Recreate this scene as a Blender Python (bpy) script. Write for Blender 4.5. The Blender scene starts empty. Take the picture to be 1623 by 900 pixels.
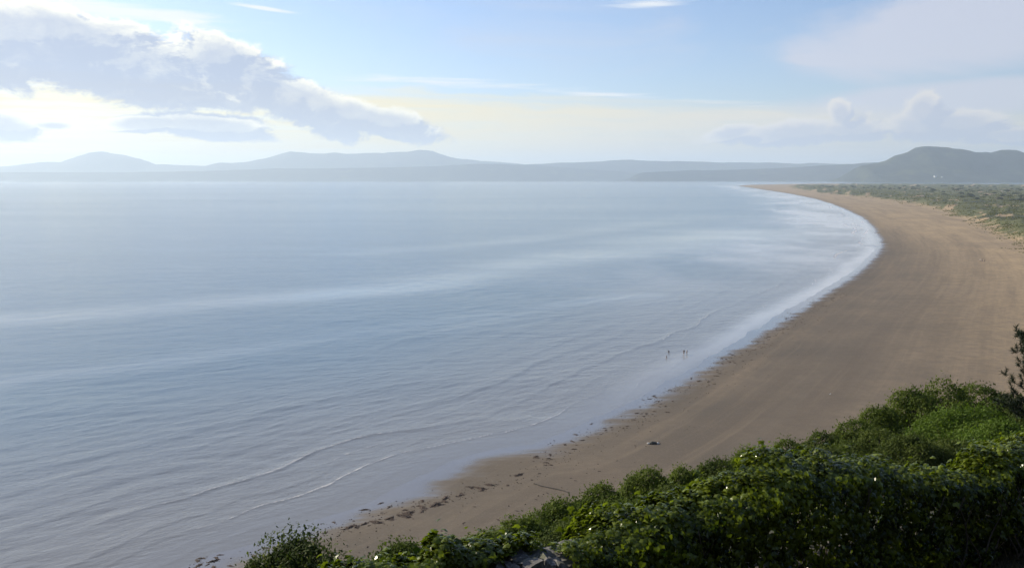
import bpy, math, random
import numpy as np

rng = np.random.default_rng(7)
random.seed(7)
scene = bpy.context.scene
COL = scene.collection
R = math.radians

# ------------------------------------------------------------------ camera
CAM_H = 55.0                      # metres above the tide line
FPX = 1405.0                      # focal length in photograph pixels (1623 wide)
PITCH = math.atan(171.0 / FPX)
cam_d = bpy.data.cameras.new('camera')
cam_d.sensor_width = 36.0
cam_d.lens = 36.0 * FPX / 1623.0
cam_d.clip_start = 0.2
cam_d.clip_end = 150000.0
cam = bpy.data.objects.new('camera', cam_d)
COL.objects.link(cam)
cam.location = (0, 0, CAM_H)
cam.rotation_euler = (math.pi / 2 - PITCH, 0, 0)
scene.camera = cam


def ray(px, py):
    """direction of a photograph pixel in the world"""
    a, b = (px - 811.5) / FPX, (450.0 - py) / FPX
    c, s = math.cos(PITCH), math.sin(PITCH)
    return np.array([a, c + b * s, b * c - s])


def at(px, py, z=0.0):
    d = ray(px, py)
    k = (z - CAM_H) / d[2]
    return np.array([d[0] * k, d[1] * k, z])


def at_depth(px, py, y):
    d = ray(px, py)
    k = y / d[1]
    return np.array([d[0] * k, y, CAM_H + d[2] * k])


def azel(px, py):
    d = ray(px, py)
    return math.degrees(math.atan2(d[0], d[1])), math.degrees(math.atan2(d[2], math.hypot(d[0], d[1])))


# ------------------------------------------------------------------ node expressions
class E:
    """a socket with arithmetic"""
    def __init__(self, nt, sock):
        self.nt, self.s = nt, sock

    def _m(self, op, *a, clamp=False):
        n = self.nt.nodes.new('ShaderNodeMath')
        n.operation = op
        n.use_clamp = clamp
        for i, v in enumerate(a):
            if isinstance(v, E):
                self.nt.links.new(v.s, n.inputs[i])
            else:
                n.inputs[i].default_value = v
        return E(self.nt, n.outputs[0])

    def __add__(self, o): return self._m('ADD', self, o)
    __radd__ = __add__
    def __mul__(self, o): return self._m('MULTIPLY', self, o)
    __rmul__ = __mul__
    def __sub__(self, o): return self._m('SUBTRACT', self, o)
    def __rsub__(self, o): return self._m('SUBTRACT', o, self)
    def __truediv__(self, o): return self._m('DIVIDE', self, o)
    def max(self, o): return self._m('MAXIMUM', self, o)
    def min(self, o): return self._m('MINIMUM', self, o)
    def pow(self, o): return self._m('POWER', self, o)
    def abs(self): return self._m('ABSOLUTE', self)
    def clamp(self): return self._m('ADD', self, 0.0, clamp=True)

    def ss(self, a, b, lo=0.0, hi=1.0):
        n = self.nt.nodes.new('ShaderNodeMapRange')
        n.interpolation_type = 'SMOOTHSTEP'
        self.nt.links.new(self.s, n.inputs[0])
        for i, v in enumerate((a, b, lo, hi)):
            if isinstance(v, E):
                self.nt.links.new(v.s, n.inputs[i + 1])
            else:
                n.inputs[i + 1].default_value = v
        return E(self.nt, n.outputs[0])


class T:
    """node tree helper"""
    def __init__(self, nt):
        self.nt = nt

    def node(self, kind, **kw):
        n = self.nt.nodes.new(kind)
        for k, v in kw.items():
            setattr(n, k, v)
        return n

    def link(self, a, b):
        self.nt.links.new(a.s if isinstance(a, E) else a, b)

    def put(self, v, sock):
        if isinstance(v, (E, bpy.types.NodeSocket)):
            self.link(v, sock)
        else:
            sock.default_value = v

    def e(self, sock): return E(self.nt, sock)

    def xyz(self, x, y, z):
        n = self.node('ShaderNodeCombineXYZ')
        for i, v in enumerate((x, y, z)):
            self.put(v, n.inputs[i])
        return n.outputs[0]

    def sep(self, v):
        n = self.node('ShaderNodeSeparateXYZ')
        self.link(v, n.inputs[0])
        return [E(self.nt, o) for o in n.outputs]

    def vmul(self, v, k):
        n = self.node('ShaderNodeVectorMath', operation='MULTIPLY')
        self.link(v, n.inputs[0]); n.inputs[1].default_value = k
        return n.outputs[0]

    def vadd(self, v, k):
        n = self.node('ShaderNodeVectorMath', operation='ADD')
        self.link(v, n.inputs[0]); self.put(k, n.inputs[1])
        return n.outputs[0]

    def noise(self, vec, scale, detail=4.0, rough=0.55, dist=0.0):
        n = self.node('ShaderNodeTexNoise')
        if vec is not None:
            self.link(vec, n.inputs['Vector'])
        n.inputs['Scale'].default_value = scale
        n.inputs['Detail'].default_value = detail
        n.inputs['Roughness'].default_value = rough
        n.inputs['Distortion'].default_value = dist
        return E(self.nt, n.outputs[0])

    def mix(self, f, a, b, blend='MIX'):
        n = self.node('ShaderNodeMix', data_type='RGBA', blend_type=blend)
        self.put(f, n.inputs[0]); self.put(c4(a), n.inputs[6]); self.put(c4(b), n.inputs[7])
        return n.outputs[2]

    def attr(self, name):
        n = self.node('ShaderNodeAttribute', attribute_name=name)
        return E(self.nt, n.outputs['Fac'])

    def blob(self, vec, px, py, rx, ry, rot=0.0):
        """1 at the middle of a soft ellipse in (azimuth, elevation) degrees, 0 at its rim"""
        a, e = azel(px, py)
        m = self.node('ShaderNodeMapping', vector_type='TEXTURE')
        self.link(vec, m.inputs[0])
        m.inputs[1].default_value = (a, e, 0)
        m.inputs[2].default_value = (0, 0, R(rot))
        k = math.degrees(1 / FPX)
        m.inputs[3].default_value = (rx * k, ry * k, 1)
        n = self.node('ShaderNodeVectorMath', operation='LENGTH')
        self.link(m.outputs[0], n.inputs[0])
        return 1.0 - E(self.nt, n.outputs[1])


def c4(c):
    return (*c, 1.0) if isinstance(c, tuple) and len(c) == 3 else c


# ------------------------------------------------------------------ sun, sky, exposure
SUN_AZ, SUN_EL = -54.0, 25.0      # degrees from the view axis (+Y), clockwise positive
sun_d = bpy.data.lights.new('sun', 'SUN')
sun_d.energy = 5.0
sun_d.angle = R(0.6)
sun_d.color = (1.0, 0.89, 0.70)
sun = bpy.data.objects.new('sun', sun_d)
COL.objects.link(sun)
sun.rotation_euler = (R(90 - SUN_EL), 0, R(180 - SUN_AZ))
sun.location = (-300, 200, 400)


def build_world():
    w = bpy.data.worlds.new('World')
    scene.world = w
    w.use_nodes = True
    nt = w.node_tree
    nt.nodes.clear()
    t = T(nt)
    out = t.node('ShaderNodeOutputWorld')
    bg = t.node('ShaderNodeBackground')
    t.link(bg.outputs[0], out.inputs[0])
    sky = t.node('ShaderNodeTexSky', sky_type='NISHITA')
    sky.sun_disc = False
    sky.sun_elevation = R(SUN_EL)
    sky.sun_rotation = R(SUN_AZ)
    sky.air_density, sky.dust_density, sky.ozone_density = 1.0, 0.6, 1.6
    tc = t.node('ShaderNodeTexCoord')
    d = tc.outputs['Generated']
    X, Y, Z = t.sep(d)
    az = X._m('ARCTAN2', X, Y) * 57.29578
    el = Z._m('ARCSINE', Z) * 57.29578
    ae = t.xyz(az, el, 0.0)

    # --- thin high sheets: streaky stratus low over the whole horizon
    stretch = t.vmul(d, (1.0, 1.0, 6.0))
    n_st = t.noise(stretch, 5.0, 6, 0.6, 0.4)
    n_fine = t.noise(t.vmul(d, (1.0, 1.0, 15.0)), 9.0, 7, 0.62, 0.3)
    top = (az * -0.050).clamp() * 0.0 + 5.1 + az * -0.045 + (n_st - 0.5) * 1.6
    st = (top - el).ss(-0.15, 1.0) * (0.72 + az.ss(-14, -4) * az.ss(27, 12) * 0.22 + (n_fine - 0.5) * 1.5 + (n_st - 0.5) * 0.5)
    st_edge = (top - el).ss(-0.2, 0.12) * (top - el).ss(0.75, 0.1)
    st = st.max(st_edge * az.ss(-12, -6) * az.ss(24, 4) * 0.45)
    # mauve veil, upper right, and loose veils elsewhere in the sky
    veil = t.noise(t.vmul(d, (1, 1, 3.2)), 3.2, 7, 0.62, 0.8)
    vr = t.blob(ae, 1560, 45, 360, 75, 4).max(t.blob(ae, 1330, 95, 120, 17, -3)).max(t.blob(ae, 1600, 150, 420, 34, 3))
    vr = (vr.clamp() * 1.2 + (veil - 0.5) * 1.3)
    veil_a = vr.ss(0.0, 0.62) * 0.80
    cirr = t.blob(ae, 290, 33, 95, 11, -8).max(t.blob(ae, 130, 10, 260, 16, -4)).max(t.blob(ae, 420, 14, 75, 5, -6))
    cirr = cirr.max(t.blob(ae, 1030, 6, 90, 10, 3) * 0.6)
    edge_line = t.blob(ae, 700, 131, 190, 9, -2).max(t.blob(ae, 960, 150, 300, 8, -4.5))
    cirr = cirr.max(edge_line * 0.55)
    cirr_a = (cirr + (n_fine - 0.5) * 1.7 + (n_st - 0.5) * 0.8).ss(0.05, 0.75) * 0.8
    outside = el.ss(13, 22)
    high = t.noise(t.vmul(d, (1, 1, 1.6)), 2.6, 7, 0.6, 0.6)
    high_a = high.ss(0.48, 0.74) * outside * (0.35 + az.ss(10, -40) * 0.4)

    # --- cumulus bodies, evaluated here and a little towards the sun
    blobs = [(60, 70, 200, 60, -12), (190, 105, 200, 55, -14), (285, 140, 120, 30, -10), (110, 62, 150, 45, -6),
             (390, 118, 120, 48, -24), (470, 160, 150, 42, -24), (590, 190, 135, 28, -13), (350, 95, 60, 30, 0),
             (330, 200, 110, 24, -4), (240, 196, 75, 15, 4), (15, 203, 55, 22, -8), (85, 200, 38, 9, 0),
             (1250, 212, 135, 26, 6), (1165, 212, 52, 18, 10), (1332, 186, 22, 27, 0), (1345, 206, 80, 20, 0),
             (1462, 176, 30, 34, 0), (1500, 200, 110, 26, 0), (1600, 215, 90, 16, 0),
             (-160, 60, 260, 55, -5), (-420, 170, 220, 40, 0), (-900, 90, 330, 80, 0), (1850, 190, 160, 32, 0)]

    def body(dv, av):
        big = t.noise(t.vmul(dv, (1, 1, 2.1)), 11.0, 8, 0.60, 0.5)
        b = None
        for p in blobs:
            q = t.blob(av, *p)
            b = q if b is None else b.max(q)
        fine = t.noise(t.vmul(dv, (1, 1, 1.7)), 34.0, 8, 0.66, 0.4)
        return b.max(-1.2) + (big - 0.5) * 1.35 + (fine - 0.5) * 0.80, fine
    here, fine = body(d, ae)
    off, _ = body(t.vadd(d, (-0.010, -0.004, 0.0105)), t.vadd(ae, (-0.62, 0.62, 0)))
    cu_a = here.ss(0.0, 0.26)
    lit = (here - off).ss(-0.04, 0.26)
    core = here.ss(0.15, 0.70)
    lit = (lit * (1.0 - core * 0.80) + (fine - 0.5) * 0.60).clamp()
    warm = az.ss(25, -17)                  # nearer the sun's side the vapour is yellower

    sky_c = t.node('ShaderNodeMix', data_type='RGBA', blend_type='MULTIPLY')
    sky_c.inputs[0].default_value = 1.0
    t.link(sky.outputs[0], sky_c.inputs[6])
    sky_c.inputs[7].default_value = (0.090, 0.096, 0.116, 1)
    col = sky_c.outputs[2]
    col = t.mix(high_a, col, t.mix(az.ss(30, -40), (0.50, 0.54, 0.62), (0.72, 0.68, 0.58)))
    col = t.mix(veil_a, col, (0.53, 0.54, 0.62))
    col = t.mix(cirr_a, col, (0.78, 0.78, 0.78))
    st_c = t.mix(warm, (0.64, 0.61, 0.54), (0.82, 0.71, 0.42))
    col = t.mix(st.clamp(), col, st_c)
    dark = t.mix(warm, (0.40, 0.44, 0.55), (0.31, 0.36, 0.49))
    bright = t.mix(warm, (0.68, 0.65, 0.62), (0.95, 0.90, 0.74))
    col = t.mix(cu_a * 0.92, col, t.mix(lit, dark, bright))
    t.link(col, bg.inputs[0])
    bg.inputs[1].default_value = 1.0
    w.cycles.sampling_method = 'MANUAL'
    w.cycles.sample_map_resolution = 1024


build_world()
vs = scene.view_settings
vs.view_transform = 'Standard'
vs.look = 'None'
vs.exposure = 0.35
vs.gamma = 1.0
scene.render.engine = 'CYCLES'
cy = scene.cycles
cy.use_denoising = True
cy.denoiser = 'OPENIMAGEDENOISE'
cy.max_bounces = 6
cy.diffuse_bounces = 3
cy.glossy_bounces = 3
cy.transmission_bounces = 4
cy.volume_bounces = 2
cy.transparent_max_bounces = 8
cy.caustics_reflective = False
cy.caustics_refractive = False


# ------------------------------------------------------------------ numpy noise and curves
_perm = np.random.default_rng(11).random((256, 256))


def vnoise(x, y):
    xi, yi = np.floor(x).astype(np.int64), np.floor(y).astype(np.int64)
    fx, fy = x - xi, y - yi
    fx = fx * fx * fx * (fx * (fx * 6 - 15) + 10)
    fy = fy * fy * fy * (fy * (fy * 6 - 15) + 10)
    a, b = _perm[xi & 255, yi & 255], _perm[(xi + 1) & 255, yi & 255]
    c, d = _perm[xi & 255, (yi + 1) & 255], _perm[(xi + 1) & 255, (yi + 1) & 255]
    return (a * (1 - fx) + b * fx) * (1 - fy) + (c * (1 - fx) + d * fx) * fy - 0.5


def fbm(x, y, octaves=4, gain=0.5):
    s, a, f = 0.0, 1.0, 1.0
    for i in range(octaves):
        s = s + a * vnoise(x * f + 17.3 * i, y * f - 9.1 * i)
        a *= gain
        f *= 2.03
    return s


def sstep(a, b, x):
    k = np.clip((x - a) / (b - a), 0, 1)
    return k * k * (3 - 2 * k)


def poly_distance(P, x, y, closed=True):
    """unsigned distance to a polyline and, if closed, whether inside"""
    P = np.asarray(P, np.float32)
    x, y = x.astype(np.float32), y.astype(np.float32)
    n = len(P)
    best = np.full(x.shape, 1e18, np.float32)
    inside = np.zeros(x.shape, bool)
    for i in range(n if closed else n - 1):
        ax, ay = P[i]
        bx, by = P[(i + 1) % n]
        dx, dy = bx - ax, by - ay
        k = np.clip(((x - ax) * dx + (y - ay) * dy) / (dx * dx + dy * dy + 1e-9), 0, 1)
        q = (x - ax - k * dx) ** 2 + (y - ay - k * dy) ** 2
        np.minimum(best, q, out=best)
        if closed and ay != by:
            c = (ay > y) != (by > y)
            inside ^= c & (x < dx * (y - ay) / (by - ay) + ax)
    return np.sqrt(best).astype(np.float64), inside


def smooth_curve(P, n=8):
    P = np.asarray(P, float)
    out = []
    for i in range(len(P) - 1):
        p0, p1, p2, p3 = P[max(i - 1, 0)], P[i], P[i + 1], P[min(i + 2, len(P) - 1)]
        for k in range(n):
            u = k / n
            out.append(0.5 * (2 * p1 + (p2 - p0) * u + (2 * p0 - 5 * p1 + 4 * p2 - p3) * u * u + (3 * p1 - p0 - 3 * p2 + p3) * u ** 3))
    out.append(P[-1])
    return np.array(out)


# ------------------------------------------------------------------ mesh and tag helpers
def mesh_np(name, verts, faces, smooth=True, attrs=None):
    """verts (n,3), faces (m,3) or (m,4)"""
    me = bpy.data.meshes.new(name)
    verts = np.ascontiguousarray(verts, np.float32)
    faces = np.ascontiguousarray(faces, np.int32)
    k = faces.shape[1]
    me.vertices.add(len(verts))
    me.vertices.foreach_set('co', verts.ravel())
    me.loops.add(faces.size)
    me.loops.foreach_set('vertex_index', faces.ravel())
    me.polygons.add(len(faces))
    me.polygons.foreach_set('loop_start', np.arange(0, faces.size, k, dtype=np.int32))
    me.polygons.foreach_set('loop_total', np.full(len(faces), k, np.int32))
    me.polygons.foreach_set('use_smooth', np.full(len(faces), smooth, bool))
    for an, av in (attrs or {}).items():
        a = me.attributes.new(an, 'FLOAT', 'POINT')
        a.data.foreach_set('value', np.ascontiguousarray(av, np.float32))
    me.update(calc_edges=True)
    return me


def obj(name, me, mat=None, parent=None, loc=None):
    o = bpy.data.objects.new(name, me)
    COL.objects.link(o)
    if mat is not None and me is not None and not me.materials:
        me.materials.append(mat)
    if parent is not None:
        o.parent = parent
    if loc is not None:
        o.location = loc
    return o


def tag(o, label=None, cat=None, group=None, kind=None):
    for k, v in (('label', label), ('category', cat), ('group', group), ('kind', kind)):
        if v:
            o[k] = v
    return o


def empty(name, loc, rz=0.0):
    o = bpy.data.objects.new(name, None)
    COL.objects.link(o)
    o.location = loc
    o.rotation_euler = (0, 0, rz)
    o.empty_display_size = 0.2
    return o


def material(name):
    m = bpy.data.materials.new(name)
    m.use_nodes = True
    nt = m.node_tree
    t = T(nt)
    return m, t, nt.nodes['Principled BSDF'], nt.nodes['Material Output']


def grid_faces(nr, nc, wrap=False):
    i = np.arange(nr - 1)[:, None]
    j = np.arange(nc if wrap else nc - 1)[None, :]
    a = i * nc + j
    b = i * nc + (j + 1) % nc
    return np.stack([a, b, b + nc, a + nc], -1).reshape(-1, 4)


# ------------------------------------------------------------------ the coast in plan (metres)
SHORE_PX = [(150, 960), (290, 903), (400, 866), (480, 836), (545, 813), (600, 790), (640, 771), (700, 744), (760, 721), (815, 709), (850, 705), (885, 691),
            (940, 668), (1000, 640), (1050, 612), (1100, 584), (1150, 554), (1200, 522), (1250, 491), (1300, 463),
            (1345, 436), (1378, 408), (1390, 392), (1388, 378), (1372, 352), (1342, 334), (1302, 319), (1262, 309.5),
            (1225, 303.2), (1195, 298.6), (1165, 294.2)]
SHORE = [at(x, y)[:2] for x, y in SHORE_PX]
SHORE = [np.array([-75.0, 40.0]), np.array([-62.0, 75.0])] + SHORE[1:]
SHORE = smooth_curve(SHORE, 3)
ESTUARY = [at(x, y)[:2] for x, y in [(1210, 292.2), (1300, 291.4), (1400, 291.6), (1500, 292.2), (1623, 293.0), (1760, 294.5)]]
LAND = np.array([(-110.0, -40.0), (-160.0, -300.0), (-420.0, -2500.0)] + [] )
LAND = np.vstack([LAND[::-1], SHORE, ESTUARY, [(9000, 4500), (16000, 3000), (16000, -9000), (-900, -9000)]])
DUNE_PX = [(1850, 470), (1700, 427), (1660, 410), (1623, 396), (1590, 378), (1560, 363), (1530, 350), (1500, 338), (1470, 329), (1440, 323), (1400, 316.5),
           (1360, 312), (1320, 308), (1285, 304), (1262, 300), (1245, 296.6), (1262, 293.6)]
DUNE = np.vstack([smooth_curve([at(x, y, 3.0)[:2] for x, y in DUNE_PX], 2),
                  [at(x, y)[:2] for x, y in [(1400, 292.8), (1623, 294.2), (1800, 296)]], [(9000, 4300), (9000, 300), (600, 150)]])

# the foreground wall runs along this line; t is the distance to seaward of it
WALL_P = np.array([0.2, 9.1])
WALL_D = np.array([0.912, 0.41]); WALL_D /= np.linalg.norm(WALL_D)
WALL_N = np.array([-WALL_D[1], WALL_D[0]])
BASE_Z = CAM_H - 5.15


def hillside(x, y):
    t = (x - WALL_P[0]) * WALL_N[0] + (y - WALL_P[1]) * WALL_N[1]
    a = (x - WALL_P[0]) * WALL_D[0] + (y - WALL_P[1]) * WALL_D[1]
    front = BASE_Z + np.interp(-t, [0, 3.2, 8.2, 10, 14, 60, 200, 900], [0, 0.15, 3.5, 3.75, 4.2, 45, 150, 330])
    sea = BASE_Z - np.interp(t, [0, 2, 8, 40, 120, 400], [0, 0.3, 3.4, 24, 74, 250])
    h = np.where(t < 0, front, sea)
    return h + fbm(x * 0.35, y * 0.35, 3) * 0.25 * np.clip(1 - np.abs(t) / 60, 0.15, 1) + fbm(x * 0.03, y * 0.03, 3) * np.clip(np.abs(t) / 25 - 0.3, 0, 4), a


def shore_signed(x, y):
    d, ins = poly_distance(LAND, x, y)
    return np.where(ins, d, -d)


def terrain(x, y):
    """height, distance inland from the tide line, distance into the dunes, hillside share"""
    s = shore_signed(x, y)
    wob = fbm(x * 0.02, y * 0.05, 4) * 5.0 * sstep(0, 30, 60 - np.abs(s))
    far = np.clip(np.hypot(x, y) / 900, 0.12, 4)
    s2 = s + wob * far * 0.3 + fbm(x * 0.09, y * 0.09, 3) * 1.6 * sstep(40, 0, np.abs(s))
    z = np.interp(s2, [-600, -60, 0, 12, 60, 200, 3000], [-8, -1.4, 0, 0.22, 1.2, 3.0, 4.2])
    # runnel and bar half way along the beach
    for px, py, rx, ry, hgt in ((1372, 389, 9, 3.0, .5), (1398, 366, 12, 3.5, .35), (1240, 309.5, 45, 40, .4)):
        c = at(px, py)
        z = z + hgt * np.exp(-((x - c[0]) / rx) ** 2 - ((y - c[1]) / (ry * 3)) ** 2)
    dd, di = poly_distance(DUNE, x, y)
    dn = np.where(di, dd, -dd) + fbm(x * 0.02, y * 0.02, 3) * 14
    ridge = 1 - np.abs(fbm(x * 0.018 + 5, y * 0.011, 4) * 2)
    ridge2 = 1 - np.abs(fbm(x * 0.055 + 9, y * 0.05, 3) * 2)
    z = z + sstep(0, 34, dn) * (1.6 + 5.0 * np.clip(ridge, 0, 1) + 2.4 * ridge2 * sstep(4, 40, dn)) * sstep(2200, 500, dn + 0 * x)
    h, a = hillside(x, y)
    k = np.clip((h - z) / 2.5 * 0.5 + 0.5, 0, 1)
    z2 = z * (1 - k) + h * k + 1.2 * k * (1 - k)
    hs = sstep(0.3, 1.0, k)
    return z2, s, dn, hs, s2


# ------------------------------------------------------------------ ground sheet
AZ = np.radians(np.concatenate([np.linspace(-180, -44, 60, endpoint=False), np.linspace(-44, -36, 40, endpoint=False),
                                np.linspace(-36, 36, 760, endpoint=False), np.linspace(36, 44, 40, endpoint=False), np.linspace(44, 180, 60, endpoint=False)]))


def polar(rad):
    r, a = np.meshgrid(rad, AZ, indexing='ij')
    return (r * np.sin(a)).ravel(), (r * np.cos(a)).ravel()


def drop(verts, faces, keep_v, attrs):
    """keep faces with any kept vertex, and reindex"""
    fk = keep_v[faces].any(1)
    faces = faces[fk]
    used = np.zeros(len(verts), bool)
    used[faces.ravel()] = True
    idx = np.cumsum(used) - 1
    return verts[used], idx[faces], {k: v[used] for k, v in attrs.items()}


def mat_ground():
    m, t, bs, out = material('sand_and_turf')
    pos = t.node('ShaderNodeNewGeometry').outputs['Position']
    s, dn, hs, pat = t.attr('shore'), t.attr('dune'), t.attr('hill'), t.attr('sward')
    n_big = t.noise(pos, 0.018, 5, 0.6)
    streak = t.noise(t.vmul(pos, (0.035, 0.16, 0.1)), 1.0, 6, 0.62)
    px_, py_, _ = t.sep(pos)
    band = t.noise(t.xyz(s * 0.085, px_ * 0.007, py_ * 0.004), 1.0, 6, 0.65)
    n_mid = t.noise(pos, 0.35, 5, 0.65)
    grain = t.noise(pos, 3.0, 5, 0.7)
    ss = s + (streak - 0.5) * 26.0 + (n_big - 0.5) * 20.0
    ss = ss + ((py_ - 300.0) * 0.11).max(-8.0).min(75.0)   # sun and cloud shadow put into colour: far sand lighter, near darker
    dry_lit = ss.ss(28.0, 120.0)                # 0 wet by the tide, 1 dry at the back of the beach, plus the painted far sunlight
    sand = t.mix(dry_lit, (0.088, 0.075, 0.059), (0.480, 0.345, 0.190))
    sand = t.mix((n_big - 0.5) * 1.6 + 0.35, sand, (0.225, 0.172, 0.115))
    sand = t.mix(((band - 0.48) * 3.4).clamp() * 0.60, sand, (0.105, 0.080, 0.056))
    sand = t.mix(((0.46 - band) * 3.0).clamp() * 0.45, sand, (0.36, 0.26, 0.155))
    sand = t.mix((n_mid - 0.40).clamp() * 1.9, sand, (0.11, 0.088, 0.066))
    sand = t.mix((grain - 0.5).clamp() * 0.9, sand, (0.36, 0.30, 0.23))
    fineb = t.noise(t.xyz(s * 0.42, px_ * 0.010, py_ * 0.006), 1.0, 5, 0.65)
    sand = t.mix(((fineb - 0.5) * 3.5).clamp() * 0.36, sand, (0.115, 0.092, 0.064))
    sand = t.mix(((0.47 - fineb) * 3.5).clamp() * 0.18, sand, (0.42, 0.32, 0.20))
    # the newly bared strip still shines with water
    edge = s + (streak - 0.5) * 14.0 + (band - 0.5) * 8.0
    wet = edge.ss(9.0, 0.5)
    sand = t.mix(wet, sand, (0.190, 0.184, 0.178))
    # marram and turf
    g1 = t.noise(pos, 0.12, 6, 0.68)
    g2 = t.noise(pos, 0.9, 4, 0.6)
    turf = t.mix(g2.ss(0.35, 0.7), (0.072, 0.085, 0.026), (0.165, 0.155, 0.056))
    turf = t.mix(t.noise(pos, 0.012, 4, 0.6).ss(0.45, 0.7), turf, (0.040, 0.050, 0.026))
    cov = (dn + (g1 - 0.5) * 70.0).ss(6.0, 22.0) * (pat + (g1 - 0.5) * 0.35).ss(-0.40, -0.24)
    col = t.mix(cov, sand, turf)
    hturf = t.mix(g2.ss(0.3, 0.7), (0.020, 0.026, 0.010), (0.050, 0.046, 0.028))
    col = t.mix(hs, col, hturf)
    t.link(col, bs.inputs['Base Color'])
    rough = wet.ss(0.0, 1.0, 0.85, 0.10)
    t.link(rough, bs.inputs['Roughness'])
    t.link(wet.ss(0.0, 1.0, 0.25, 0.6), bs.inputs['Specular IOR Level'])
    b = t.node('ShaderNodeBump')
    b.inputs['Distance'].default_value = 1.0
    t.link((1.0 - wet) * 0.7, b.inputs['Strength'])
    t.link(n_mid * 0.10 + grain * 0.03 + streak * 0.2, b.inputs['Height'])
    t.link(b.outputs[0], bs.inputs['Normal'])
    return m


def build_ground():
    near = np.concatenate([np.linspace(0.6, 40, 90, endpoint=False), np.linspace(40, 118, 60, endpoint=False)])
    inv = np.linspace(1 / 118.0, 1 / 7200.0, 440)
    rad = np.concatenate([near, 1 / inv, [8000, 10000, 14000, 22000, 29000]])
    x, y = polar(rad)
    z, s, dn, hs, s2 = terrain(x, y)
    f = grid_faces(len(rad), len(AZ), True)
    v = np.stack([x, y, z], -1)
    keep = s > -70
    v, f, at_ = drop(v, f, keep, {'shore': s2, 'dune': dn, 'hill': hs, 'sward': fbm(x * 0.05, y * 0.05, 3)})
    me = mesh_np('ground', v, f, True, at_)
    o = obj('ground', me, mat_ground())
    tag(o, 'sandy beach running into grassy dunes and the dark hillside turf', kind='structure')


build_ground()


# ------------------------------------------------------------------ sea
def mat_sea():
    m, t, bs, out = material('sea_water')
    pos = t.node('ShaderNodeNewGeometry').outputs['Position']
    s, slick_sheen, chop = t.attr('shore'), t.attr('slick_sheen'), t.attr('chop')
    foam = t.attr('foam')
    vr = t.node('ShaderNodeVectorRotate', rotation_type='Z_AXIS')
    t.link(pos, vr.inputs['Vector'])
    vr.inputs['Angle'].default_value = R(-36)
    rot = vr.outputs[0]
    n1 = t.noise(t.vmul(rot, (0.40, 1.2, 1.0)), 0.85, 5, 0.65, 0.3)
    n2 = t.noise(t.vmul(rot, (0.35, 1.0, 1.0)), 0.17, 4, 0.6, 0.3)
    n3 = t.noise(t.vmul(pos, (0.35, 1.0, 1.0)), 0.02, 5, 0.65, 0.3)
    patch = t.noise(t.vmul(pos, (0.0008, 0.0035, 1.0)), 1.0, 5, 0.6, 0.5)
    shallow = s.ss(-130.0, -2.0)
    base = t.mix(patch.ss(0.35, 0.7), (0.086, 0.148, 0.205), (0.122, 0.182, 0.226))
    base = t.mix(shallow, base, (0.200, 0.200, 0.195))
    base = t.mix(slick_sheen * 0.46 * (1.0 - s.ss(-40.0, -8.0)), base, (0.27, 0.30, 0.31))  # the lanes' reflected sky is also painted in, as a paler base
    ff = (foam + (n1 - 0.5) * 0.7).ss(0.35, 0.75)
    base = t.mix(ff, base, (0.62, 0.60, 0.57))
    base = t.mix((t.attr('wash') * (0.5 + n3)).clamp() * 0.85, base, (0.66, 0.66, 0.66))
    t.link(base, bs.inputs['Base Color'])
    bs.inputs['IOR'].default_value = 1.333
    rough = (0.17 - slick_sheen * 0.10 - shallow * 0.06 + ff * 0.5 + (patch - 0.5) * 0.12).max(0.05)
    t.link(rough, bs.inputs['Roughness'])
    b = t.node('ShaderNodeBump')
    b.inputs['Distance'].default_value = 1.0
    t.link(chop * (1.0 - slick_sheen * 0.75), b.inputs['Strength'])
    t.link(n1 * 0.27 + n2 * 0.36 + n3 * 1.6, b.inputs['Height'])
    t.link(b.outputs[0], bs.inputs['Normal'])
    return m


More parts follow.
